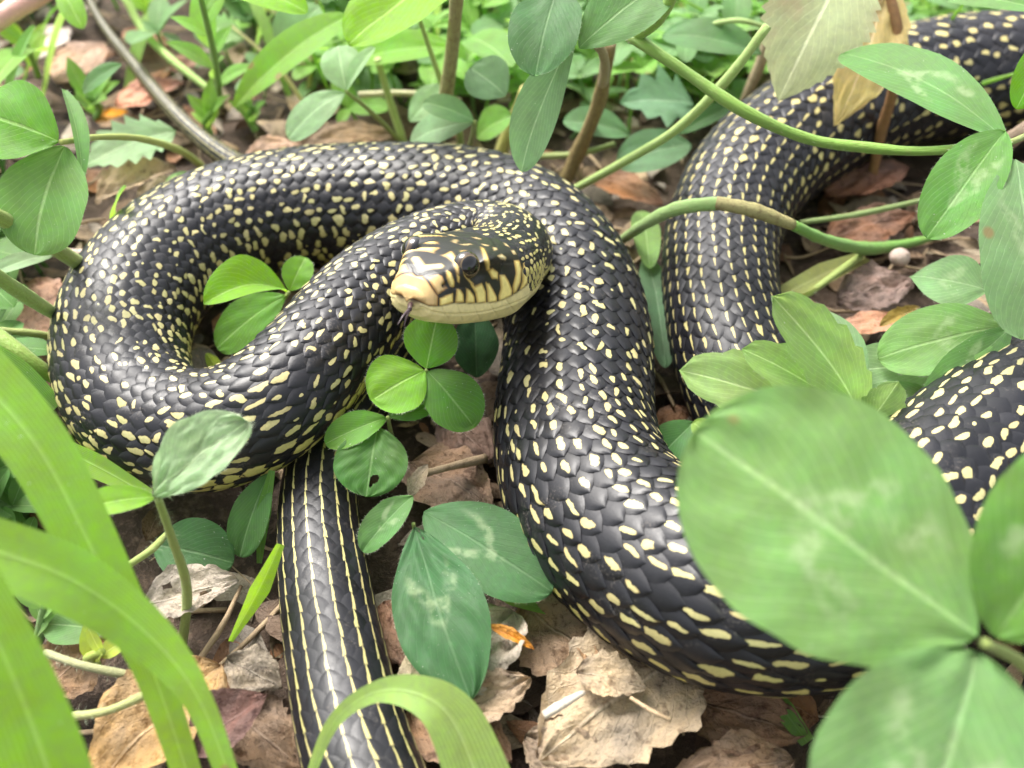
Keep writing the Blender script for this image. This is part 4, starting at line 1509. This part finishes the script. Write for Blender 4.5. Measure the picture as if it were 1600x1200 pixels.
clover("grey green clover left of the top centre leaf", (742, 190, .028),
       [((662, 160, .030), 46, dict(n=up_n(0, .6, .8), color=(.15, .28, .11))),
        ((735, 105, .034), 80, dict(n=up_n(0, .4, 1), color=(.17, .30, .15), base=(790, 150, .030))),
        ((640, 225, .018), 60, dict(n=up_n(-.3, .4, .8), color=(.24, .38, .20)))],
       [(735, 225, .010), (725, 260, 0)], color=GR_LIT, mark=False, hair=0)
clover("clover with chevron leaflet over the upper right coil", (1580, 222, .052),
       [((1316, 84, .050), 112, dict(n=up_n(-.1, .8, .5), color=(.12, .27, .07), fold=.16, nu=17)),
        ((1448, 372, .044), 108, dict(n=up_n(-.2, .5, .8), color=(.12, .29, .06), fold=.2, base=(1570, 205, .054))),
        ((1600, 530, .036), 170, dict(n=up_n(.1, .5, .9), color=(.20, .35, .15), fold=.08, base=(1585, 250, .052)))],
       [(1640, 200, .030), (1660, 220, 0)], color=GR_MID, hair=120, pr=6)
clover("wet rounded clover beside the right edge", (1584, 508, .028),
       [((1422, 432, .026), 100, dict(n=up_n(0, .8, .6), color=(.19, .34, .14), shape="ell", base=(1545, 455, .028), fold=.06)),
        ((1372, 560, .022), 120, dict(n=up_n(0, .8, .6), color=(.17, .32, .09), fold=.08)),
        ((1440, 640, .020), 70, dict(n=up_n(0, .8, .6), color=(.13, .27, .08)))],
       [(1600, 540, .010), (1610, 560, 0)], color=GR_LIT, hair=90)
for lab, b, t, w, c in [
    ("pale grey green leaf behind the toothed shoot", (1350, 610, .020), (1250, 492, .024), 92, (.20, .34, .15)),
    ("long pale leaf under the wet clover", (1500, 575, .018), (1300, 585, .018), 84, (.22, .36, .16)),
    ("pale leaf at the foot of the toothed shoot", (1480, 632, .016), (1330, 628, .018), 62, (.20, .34, .14)),
    ("small green leaf beside the thick lower coil's inner bend", (1085, 660, .012), (1020, 725, .008), 66, (.09, .22, .06)),
    ("bright leaf edge peeping above the largest clover", (1130, 700, .03), (1082, 660, .032), 44, (.24, .42, .08)),
    ("narrow pale leaf between the two big coils", (1010, 400, .006), (1040, 575, .006), 56, (.11, .22, .10)),
    ("dark leaf in shade behind the small bright clover", (745, 590, .010), (742, 490, .020), 74, (.035, .10, .035)),
    ("small leaf under the bent stem between the coils", (1000, 330, .006), (1015, 420, .010), 46, (.19, .34, .08)),
    ("green leaf tip at the right edge above the chevron leaflet", ('d', 1640, 60, .19), ('d', 1588, 170, .19), 60, (.12, .32, .02)),
    ("small leaf above the tail in the background", (190, 100, .03), (130, 145, .025), 36, (.10, .22, .07)),
    ("dark leaf beneath the fuzzy bud leaf", (240, 850, .006), (365, 880, .004), 110, (.05, .14, .04)),
    ("upright dark leaf between the front coil and the tail", (420, 740, .014), (375, 870, .004), 66, (.08, .20, .05)),
    ("small leaf with a dark hole at the lower left", (170, 985, .010), (70, 975, .008), 66, (.14, .28, .09)),
    ("grey hairy leaf at the left edge below the clover", (82, 400, .02), (-20, 430, .022), 34, (.26, .38, .20)),
    ("round leaf cut by the left edge", (-30, 430, .02), (22, 480, .018), 60, (.13, .27, .07)),
    ("small leaf at the left edge beside the coil", (0, 545, .012), (70, 600, .008), 60, (.09, .2, .05)),
    ("upright light green shoot leaf behind the left coil", (190, 370, .012), (197, 292, .030), 30, (.20, .40, .05)),
    ("round pale leaf behind the back coil near the tail", (330, 300, .010), (258, 285, .012), 44, (.17, .33, .10)),
    ("dull green leaf behind the crossing stems", (1190, 85, .03), (1035, 55, .03), 72, (.10, .21, .07)),
    ("low green leaf behind the upper striped coil", (1080, 225, .012), (965, 260, .010), 80, (.11, .23, .10)),
    ("green leaf low behind the striped coil", (985, 210, .010), (880, 190, .014), 60, (.12, .25, .10)),
    ("large bright leaf at the top left of centre", (330, -30, .05), (480, 20, .048), 70, (.18, .40, .02)),
    ("large bright leaf at the top centre", (720, -40, .05), (545, 70, .046), 130, (.19, .40, .02)),
    ("folded bright leaf left of the pale clover", (365, 168, .020), (545, 25, .034), 70, (.17, .36, .04)),
    ("grey green leaf at the top behind the bright leaves", (440, 90, .02), (500, 10, .03), 90, (.18, .32, .13)),
    ("bright leaf under the large top centre leaf", (540, 100, .02), (700, 75, .026), 70, (.16, .36, .03)),
    ("green leaf behind the woody stems at top", (730, 60, .02), (800, 105, .024), 70, (.15, .32, .06)),
    ("pale round leaf behind the woody stem", (640, 190, .015), (700, 140, .02), 56, (.24, .38, .18)),
    ("green leaf right of the woody stem", (745, 215, .010), (800, 180, .016), 60, (.15, .32, .05)),
    ("bright green leaf across the top right corner", (1640, 20, .055), (1480, 0, .052), 60, (.15, .32, .09)),
    ("dark green leaf between the crossing stem and the striped coil", (1060, 210, .012), (1150, 165, .018), 34, (.06, .16, .04)),
    ("wide green leaf at the left above the clover", (-20, 150, .03), (70, 80, .02), 60, (.20, .40, .06)),
    ("green leaf at the top left beside the pink stem", (20, 190, .01), (55, 40, .035), 34, (.15, .34, .06)),
    ("narrow green leaf at the top left near the tail tip", (95, -20, .04), (130, 45, .035), 40, (.18, .38, .04)),
]:
    B, T = resolve(b), resolve(t)
    o = leaf_obj("leaf", None, M_LEAF, c, B, T, px2m(w, (B + T) / 2), None, hair=40, nu=13, shape="clover")
    tag(o, lab, "leaf")

# toothed leaves
def toothed(label, b, t, w, c, teeth=9, n=None, mat=None, fold=.2, shape="lance", tooth=.30, name="toothed_leaf", **kw):
    B, T = resolve(b), resolve(t)
    o = leaf_obj(name, None, mat or M_LEAF, c, B, T, px2m(w, (B + T) / 2), n, teeth=teeth, tooth=tooth, shape=shape, fold=fold, nu=15, **kw)
    return tag(o, label, "leaf")


rs = empty("toothed_shoot", "light green toothed shoot beside the lower striped coil", "plant")
for b, t, w, c in [((1335, 672, .018), (1062, 578, .034), 118, (.30, .45, .15)), ((1350, 668, .018), (1206, 462, .044), 112, (.21, .37, .10)),
                   ((1350, 665, .018), (1160, 545, .036), 90, (.25, .41, .12)), ((1345, 675, .018), (1404, 596, .030), 70, (.22, .37, .12))]:
    B, T = resolve(b), resolve(t)
    leaf_obj("leaf_blade", rs, M_LEAF, c, B, T, px2m(w, (B + T) / 2), up_n(0, .5, .9), teeth=6, tooth=.22, shape="oval", fold=.22, nu=15, hair=120)
stem_obj("stalk", rs, (.24, .36, .10), [P(1345, 662, .019), P(1350, 690, .010), P(1352, 705, 0)], [.0012, .0014])
toothed("pale serrated leaf hanging at the top right", ('d', 1340, -90, .205), ('d', 1216, 158, .215), 175, (.42, .47, .26), 16, up_n(-.2, .1, 1), fold=.12, tooth=.16, mat=M_WITHER, shape="ell")
toothed("withered yellow brown leaf hanging behind the pale serrated one", ('d', 1388, -40, .232), ('d', 1306, 196, .232), 118, (.52, .42, .16), 9, up_n(.2, .1, 1), fold=.25, tooth=.16, mat=M_WITHER, crumple=.05, shape="ell")
toothed("jagged mint leaf left of the thin tail", (275, 205, .016), (128, 262, .014), 92, (.28, .44, .22), 7, tooth=.5, shape="ell")
toothed("jagged grey green leaf behind the brown stem", (1085, 165, .014), (968, 160, .016), 96, (.14, .28, .14), 4, tooth=.7, shape="ell")
toothed("jagged light leaf at the top left behind the shoot", (380, 60, .010), (300, 40, .014), 60, (.28, .44, .18), 6, tooth=.5, shape="ell")

# clover with a fuzzy folded leaflet in front of the front coil
clover("fuzzy folded clover in front of the front coil", (246, 776, .034),
       [((388, 660, .040), 112, dict(n=up_n(-.1, .5, .8), color=(.31, .45, .25), fold=.3, arch=.12, hair=300, fuzz=1500, wavy=.12, crumple=.07, nu=21, nv=36, shape="clover", base=(240, 775, .034), label="pale fuzzy folded leaflet with brownish blemish")),
        ((120, 796, .036), 50, dict(n=up_n(0, .7, .6), color=(.22, .42, .05), fold=.25)),
        ((350, 660, .036), 60, dict(n=up_n(-.4, .4, .6), color=(.24, .38, .18), fold=.5, hair=200, fuzz=800, base=(238, 745, .033)))],
       [(268, 840, .026), (292, 920, .014), (285, 1010, 0)], color=GR_LIT, mark=False, pr=8, phair=320)
ribbons = [
    ("grass_leaf", "broad blurred grass blade crossing the left edge to the bottom", [('d', -60, 560, .128), ('d', 60, 700, .127), ('d', 150, 870, .128), ('d', 235, 1040, .130), ('d', 300, 1230, .135)], [110, 104, 90, 56, 44], (.19, .39, .045), up_n(.3, .3, 1)),
    ("grass_leaf", "wide blurred grass blade in the lower left middle", [('d', -40, 850, .120), ('d', 110, 905, .121), ('d', 230, 990, .124), ('d', 310, 1090, .128), ('d', 365, 1230, .133)], [105, 108, 84, 50, 38], (.20, .40, .055), up_n(-.2, .5, 1)),
    ("grass_leaf", "widest grass blade rising from the lower left corner", [('d', -70, 860, .112), ('d', 0, 1010, .112), ('d', 50, 1130, .113), ('d', 95, 1260, .115)], [90, 120, 135, 140], (.18, .38, .035), up_n(.2, .2, 1)),
    ("grass_leaf", "arching pale grass blade at the bottom over the tail", [('d', 478, 1230, .142), ('d', 520, 1130, .140), ('d', 585, 1082, .138), ('d', 655, 1085, .136), ('d', 710, 1130, .136), ('d', 760, 1250, .138)], [14, 22, 32, 60, 92, 110], (.30, .47, .12), up_n(.2, .5, .9)),
    ("grass_leaf", "short green blade under the front coil at left", [(70, 690, .010), (150, 728, .012), (235, 775, .012)], [34, 40, 22], (.20, .40, .03), None),
    ("grass_leaf", "narrow bright blade leaning beside the striped tail", [(438, 850, .020), (405, 920, .014), (360, 1002, .006)], [14, 34, 8], (.20, .42, .03), up_n(.6, .2, .8)),
    ("grass_leaf", "upright blade between tail and the front coil", [(425, 735, .016), (412, 800, .010), (405, 880, .003)], [10, 24, 8], (.14, .32, .06), up_n(.3, .2, .9)),
    ("grass_leaf", "flat olive blade lying beside the striped coil", [(1222, 462, .010), (1290, 428, .010), (1352, 402, .009)], [30, 40, 22], (.27, .30, .09), up_n(0, 1, .4)),
    ("grass_leaf", "blade tip showing under the thick lower coil at bottom right", [(1190, 1065, .004), (1225, 1110, .004), (1262, 1160, .003)], [20, 34, 24], (.15, .30, .06), None),
    ("grass_leaf", "blade lying behind the long clover leaflet", [(740, 905, .006), (800, 935, .005), (860, 955, .004)], [10, 22, 14], (.22, .38, .08), None),
    ("grass_leaf", "wide grass stem base at the left edge", [('d', -30, 545, .19), ('d', 30, 585, .19), ('d', 85, 640, .19)], [40, 46, 40], (.13, .29, .04), None),
]
for nm, lab, pts, w, c, n in ribbons:
    tag(ribbon_obj(nm, None, c, pts, w, n), lab, "grass")

# bent grass stem with a sheath lying over the striped coil
gs = empty("grass_stalk", "bent grass stem with brown sheath lying over the striped coil", "grass")
stem_obj("stalk", gs, (.17, .36, .06), [P(1240, 352, .029), P(1290, 375, .022), P(1350, 388, .012), P(1400, 384, .008), P(1455, 372, .006)], [px2m(9, P(1225, 346, .03)), px2m(11, P(1300, 380, .02)), px2m(6, P(1440, 375, .006))])
stem_obj("stalk", gs, (.27, .42, .13), [P(968, 378, .008), P(1008, 350, .020), P(1058, 326, .031), P(1120, 318, .033), P(1140, 319, .033)], [.0010, .0013, .0012, .0011], label="pale green flattened lower stalk")
stem_obj("sheath", gs, (.36, .32, .14), [P(1118, 317, .0332), P(1175, 328, .0325), P(1240, 352, .0290)], [.00125, .00135, .00105], mat=M_WOOD, label="brown papery sheath")

stems = [
    ("plant_stalk", "thick green stem at the left below the clover", [(-30, 325, .045), (60, 372, .034), (132, 418, .020), (180, 450, .006)], [13, 13, 12], (.26, .34, .08), M_STEM),
    ("plant_stalk", "green stem reaching the left coil from the left edge", [(-30, 415, .040), (40, 462, .028), (100, 500, .014)], [12, 12, 10], (.28, .42, .09), M_STEM),
    ("plant_stalk", "low green stem under the coil at the left edge", [(-30, 505, .02), (40, 560, .016), (100, 600, .01)], [14, 14, 10], (.24, .36, .07), M_STEM),
    ("plant_stalk", "thin yellow stem at left edge beside the coil", [(-20, 515, .018), (60, 522, .014), (110, 535, .008)], [6, 6, 5], (.32, .38, .12), M_STEM),
    ("plant_stalk", "thick olive woody stem at top centre", [(716, -30, .060), (704, 100, .034), (684, 228, .004), (680, 250, 0)], [11, 12, 13], (.36, .33, .16), M_WOOD),
    ("plant_stalk", "straw yellow stem right of the woody one", [(822, 140, .020), (806, 180, .012), (782, 240, .002)], [10, 11, 12], (.50, .46, .15), M_STEM),
    ("plant_stalk", "brown stem rising behind the hanging clover leaflet", [(952, 70, .046), (936, 160, .026), (905, 235, .010), (878, 292, 0)], [11, 12, 13], (.24, .18, .08), M_WOOD),
    ("plant_stalk", "thin pale green stem left of the woody stem", [(590, 92, .024), (610, 160, .012), (632, 225, .002)], [6, 6, 6], (.40, .50, .16), M_STEM),
    ("plant_stalk", "slender stem leaning across the woody stem", [(652, 20, .045), (690, 130, .024), (715, 195, .012), (720, 235, .002)], [3, 6, 5], (.34, .48, .14), M_STEM),
    ("plant_stalk", "long pale stem crossing up to the serrated leaf", [(890, 300, .006), (980, 250, .022), (1060, 200, .034), (1135, 125, .046), (1200, 40, .056)], [6, 7, 8, 7], (.34, .48, .14), M_STEM),
    ("plant_stalk", "long green stem arching over the striped upper coil", [(985, 55, .056), (1060, 105, .054), (1160, 172, .050), (1260, 216, .045), (1350, 230, .044), (1440, 236, .045), (1540, 228, .050)], [10, 10, 10, 9, 8, 7], (.21, .36, .06), M_STEM),
    ("plant_stalk", "curved green stem rising to the top edge", [(985, 60, .055), (1020, 40, .060), (1045, 5, .066), (1060, -40, .072)], [9, 9, 9], (.28, .46, .08), M_STEM),
    ("plant_stalk", "red brown stem beside the withered leaf", [('d', 1385, -30, .228), ('d', 1402, 50, .230), ('d', 1398, 130, .234), ('d', 1376, 210, .244), ('d', 1358, 300, .254)], [8, 9, 9, 8], (.26, .14, .06), M_WOOD),
    ("plant_stalk", "pale brown stem beside the crossing stem", [(1205, 40, .03), (1188, 100, .020), (1160, 165, .008)], [8, 9, 8], (.46, .36, .24), M_WOOD),
    ("plant_stalk", "thin stem lying below the flat olive blade", [(1232, 482, .008), (1290, 440, .010), (1345, 400, .010)], [5, 6, 6], (.30, .38, .10), M_STEM),
    ("plant_stalk", "thin green stem in shade right of the striped coil", [(1250, 348, .012), (1340, 335, .012), (1445, 312, .012)], [4, 5, 4], (.22, .30, .10), M_STEM),
    ("plant_stalk", "green trailing stem beside the thin tail", [(195, -5, .020), (225, 50, .014), (270, 95, .012), (340, 150, .008)], [6, 6, 6], (.30, .46, .10), M_STEM),
    ("plant_stalk", "thin arching pale stem at the top right of centre", [(1080, 45, .03), (1150, 32, .036), (1205, 45, .034)], [4, 4, 4], (.36, .50, .16), M_STEM),
    ("plant_stalk", "thin stalk across the ground at lower left", [(70, 1020, .012), (130, 1040, .012), (215, 1058, .009)], [6, 7, 7], (.36, .36, .18), M_STEM),
    ("plant_stalk", "pale stalk over the tan leaf at lower left", [(110, 1120, .012), (170, 1110, .014), (240, 1080, .013)], [7, 7, 7], (.40, .42, .16), M_STEM),
    ("plant_stalk", "thin yellow stalk left of the hairy petiole", [(190, 890, .012), (235, 860, .014), (260, 835, .012)], [6, 6, 5], (.30, .38, .10), M_STEM),
    ("plant_stalk", "horizontal straw stalk behind the slender stems", [(560, 148, .012), (640, 146, .012), (720, 158, .010)], [5, 5, 5], (.50, .46, .28), M_STEM),
    ("plant_stalk", "thin horizontal stalk behind the dull clover", [(840, 245, .006), (905, 240, .008), (960, 225, .008)], [5, 5, 4], (.30, .36, .12), M_STEM),
    ("plant_stalk", "smooth pink stem in the top left corner", [('d', -40, 52, .25), ('d', 20, 16, .25), ('d', 90, -25, .25)], [17, 17, 16], (.82, .46, .38), M_STEM),
    ("twig", "pale dry twig behind the left coil", [(-30, 378, .006), (60, 392, .008), (150, 398, .006), (210, 400, .004)], [8, 8, 7], (.62, .50, .42), M_WOOD),
    ("twig", "short tan twig on the ground in the middle", [(662, 740, .010), (700, 730, .009), (758, 716, .006)], [6, 6, 8], (.46, .34, .22), M_WOOD),
    ("twig", "brown twig in the shadow of the upper right coil", [(1570, 225, .03), (1600, 205, .034), (1640, 180, .034)], [14, 14, 14], (.30, .22, .16), M_WOOD),
    ("twig", "white dry splinter on the tan leaf", [(850, 1118, .013), (880, 1100, .014), (912, 1082, .013)], [7, 8, 4], (.78, .68, .56), M_WOOD),
    ("twig", "slender dry twig on the tan leaf's right half", [(985, 1090, .013), (1020, 1112, .013), (1048, 1126, .012)], [3, 4, 3], (.58, .42, .26), M_WOOD),
]
for nm, lab, pts, rpx, c, mt in stems:
    p3 = [resolve(p) for p in pts]
    rr = [px2m(q, p3[min(i * (len(p3) - 1) // max(1, len(rpx) - 1), len(p3) - 1)]) for i, q in enumerate(rpx)]
    tag(stem_obj(nm, None, c, p3, rr, mt, hair=60 if mt is M_STEM and nm == "plant_stalk" and 'pink' not in lab else 0, seed=len(lab)), lab, "stem" if nm == "plant_stalk" else "twig")

# upright leafy shoots in the background
def shoot(label, base, top, n, lw, color, seed):
    rg = np.random.default_rng(seed)
    root = empty("leafy_shoot", label, "plant")
    B, T = resolve(base), resolve(top)
    mid = (B + T) / 2 + np.array([rg.normal(0, .002), 0, 0])
    stem_obj("stalk", root, tuple(np.array(color) * .9), [B, mid, T], [.0009, .0006])
    for k in range(n):
        f = .15 + .85 * (k + .5) / n
        p = B + (T - B) * f
        a = rg.uniform(0, 6.28)
        d = np.array([math.cos(a), .6 * math.sin(a), rg.uniform(.5, 1.3)])
        L = lw * rg.uniform(.7, 1.2)
        leaf_obj("leaf_blade", root, M_LEAF, tuple(np.array(color) * rg.uniform(.75, 1.2)), p, p + nrm(d) * L, L * rg.uniform(.3, .5), None, shape="ell", nu=7, nv=12)


shoot("upright hairy shoot in the background left of centre", (345, 165, .004), (312, -10, .050), 9, .011, (.20, .40, .07), 1)
shoot("small leafy shoot at the top left behind the tail", (60, 120, .004), (35, 60, .018), 6, .010, (.22, .42, .05), 2)
shoot("bright sprig beside the rust leaf in the background", (225, 30, .004), (235, -10, .016), 8, .009, (.24, .46, .05), 3)
shoot("sprig at the foot of the folded bright leaf", (400, 205, .004), (395, 165, .010), 7, .007, (.17, .34, .06), 4)
shoot("low sprig between shoots and the thin tail", (330, 210, .004), (330, 175, .010), 7, .008, (.19, .38, .05), 5)
shoot("leafy sprig below the left clover's stem", (150, 185, .004), (135, 150, .012), 7, .009, (.15, .32, .05), 6)
shoot("pale sprig at the lower left between grass blades", (60, 1000, .004), (70, 945, .012), 6, .006, (.18, .34, .09), 7)
shoot("small sprig behind the clover by the right coil", (1470, 540, .004), (1500, 470, .012), 5, .008, (.12, .28, .07), 8)
shoot("yellow green seedling by the lower left stalk", (150, 1040, .006), (160, 1018, .012), 4, .006, (.34, .44, .07), 9)


# uncountable low plants behind and around
def ground_cover(name, label, count, color, seed, region):
    rg = np.random.default_rng(seed)
    V, Fc, UV = [], [], []
    off = 0
    for k in range(count):
        x, y = region(rg)
        z0 = float(ground_z(x, y))
        h = rg.uniform(.004, .022)
        m = rg.integers(3, 6)
        a0 = rg.uniform(0, 6.28)
        c = np.array([x, y, z0 + h])
        for j in range(m):
            a = a0 + j * 6.28 / m + rg.normal(0, .2)
            L = rg.uniform(.005, .012)
            d = np.array([math.cos(a), math.sin(a), rg.uniform(-.2, .7)])
            pos, f, uv, _, _ = leaf_arrays(c, c + nrm(d) * L, L * rg.uniform(.4, .8), UP + rg.normal(0, .2, 3), shape="clover", fold=rg.uniform(0, .4), nu=5, nv=8, seed=int(rg.integers(0, 999)))
            V.append(pos); UV.append(uv)
            Fc += [tuple(i + off for i in q) for q in f]
            off += len(pos)
        p0 = np.array([x + rg.normal(0, .003), y + rg.normal(0, .003), z0 - .001])
        v, f, uv, _, _ = tube_arrays([p0, (p0 + c) / 2 + rg.normal(0, .0008, 3), c], [.0005, .0004, .0004], sides=5, n=6)
        V.append(v); UV.append(uv)
        Fc += [tuple(i + off for i in q) for q in f]
        off += len(v)
    o = link(name, make_mesh(name, np.vstack(V), Fc, np.vstack(UV)), M_LEAF, None, color)
    tag(o, label, "ground cover", kind="stuff")


def reg_back(rg):
    px, py = rg.uniform(-200, 1800), rg.uniform(-260, 200) if rg.uniform() < .8 else rg.uniform(-700, -200)
    p = P(px, py, 0)
    return (p[0], p[1]) if not ((-40 < px < 480 and py > 60 and rg.uniform() < .7) or (70 < px < 330 and py > -70 and rg.uniform() < .9)) else (rg.uniform(-.4, .4), rg.uniform(.36, .7))


def reg_far(rg):
    while True:
        x, y = rg.uniform(-1.2, 1.2), rg.uniform(-.3, 1.8)
        if y > .42 or abs(x) > .2 + .2 * y or y < 0.0:
            return x, y


def reg_right(rg):
    p = P(rg.uniform(1240, 1650), rg.uniform(470, 620), 0)
    return p[0], p[1]


def reg_left(rg):
    p = P(rg.uniform(-120, 60), rg.uniform(250, 900), 0)
    return p[0], p[1]


ground_cover("ground_cover", "low bright green weeds in the blurred background", 900, (.17, .36, .05), 31, reg_back)
ground_cover("ground_cover", "low grey green weeds in the blurred background", 560, (.16, .30, .11), 32, reg_back)
ground_cover("ground_cover", "small weeds around the clearing", 900, (.13, .28, .05), 33, reg_far)
ground_cover("ground_cover", "small weeds along the left edge beside the coil", 60, (.11, .24, .06), 35, reg_left)

def thin_grass(name, label, count, color, seed, ymax):
    rg = np.random.default_rng(seed)
    V, Fc, UV = [], [], []
    off = 0
    for k in range(count):
        px, py = rg.uniform(-150, 1750), rg.uniform(-220, ymax)
        if 30 < px < 440 and py > -60 and rg.uniform() < .85:
            continue
        p = P(px, py, 0)
        L = rg.uniform(.015, .055)
        a = rg.uniform(0, 6.28)
        lean = rg.uniform(.2, 1.2)
        d = nrm(np.array([math.cos(a) * lean, math.sin(a) * lean, 1.0]))
        b = p + np.array([0, 0, -.002])
        m = b + d * L * .55
        t = b + d * L + np.array([math.cos(a), math.sin(a), -.6]) * L * rg.uniform(.0, .35)
        if rg.uniform() < .5:
            r = rg.uniform(.0003, .0007)
            v, f, uv, _, _ = tube_arrays([b, m, t], [r, r, r * .5], sides=5, n=9)
        else:
            c = catmull([b, m, t], 10)
            w = rg.uniform(.0008, .0022)
            sd_ = nrm(np.cross(d, rg.normal(0, 1, 3)))
            v, uv = [], []
            for i, q in enumerate(c):
                hw = w * math.sin(math.pi * min(.98, .12 + .88 * i / 9))
                v += [q - sd_ * hw, q - np.cross(sd_, d) * hw * .25, q + sd_ * hw]
                uv += [(0, i / 9), (.5, i / 9), (1, i / 9)]
            v, uv, f = np.array(v), np.array(uv), grid_faces(10, 3)
        V.append(v); UV.append(uv)
        Fc += [tuple(i + off for i in q) for q in f]
        off += len(v)
    o = link(name, make_mesh(name, np.vstack(V), Fc, np.vstack(UV)), M_GRASS, None, color)
    tag(o, label, "grass", kind="stuff")


thin_grass("thin_grass", "tangle of thin green stems and blades behind the snake", 240, (.22, .40, .08), 71, 170)
thin_grass("thin_grass", "thin straw coloured stalks behind the snake", 90, (.42, .42, .20), 72, 200)

# a small round pebble
def pebble():
    V = []
    nr, na = 12, 18
    c = P(1406, 402, .010)
    R = px2m(16, c)
    for i in range(nr):
        ph = math.pi * (i + .02) / (nr - .96)
        for j in range(na):
            a = 2 * math.pi * j / na
            q = np.array([math.sin(ph) * math.cos(a), math.sin(ph) * math.sin(a), .85 * math.cos(ph)])
            V.append(c + R * q * (1 + .07 * float(wob(q[0] * 3, q[1] * 3 + q[2], 8))))
    o = link("pebble", make_mesh("pebble", np.array(V), grid_faces(nr, na, wrap=True)), M_WOOD, None, (.46, .36, .31))
    tag(o, "small round pale pebble beside the bent grass stem", "pebble")


pebble()


# ------------------------------------------------------------------ origins: every thing stands at its own base
def set_origins():
    from mathutils import Matrix
    def base_of(me):
        co = np.empty(len(me.vertices) * 3, np.float32)
        me.vertices.foreach_get("co", co)
        co = co.reshape(-1, 3)
        lo, hi = co.min(0), co.max(0)
        return Vector((float(lo[0] + hi[0]) / 2, float(lo[1] + hi[1]) / 2, float(lo[2])))
    kids = {}
    for o in SC.objects:
        if o.parent:
            kids.setdefault(o.parent.name, []).append(o)
    for o in list(SC.objects):
        if o.parent or o.type not in {'MESH', 'EMPTY'} or o.get("kind") in ("structure", "stuff"):
            continue
        ch = kids.get(o.name, [])
        if o.type == 'MESH':
            c = base_of(o.data)
            o.data.transform(Matrix.Translation(-c))
        else:
            c = min((base_of(k.data) for k in ch), key=lambda v: v.z)
        o.location = c
        for k in ch:
            d = base_of(k.data)
            k.data.transform(Matrix.Translation(-d))
            k.location = d - c


set_origins()
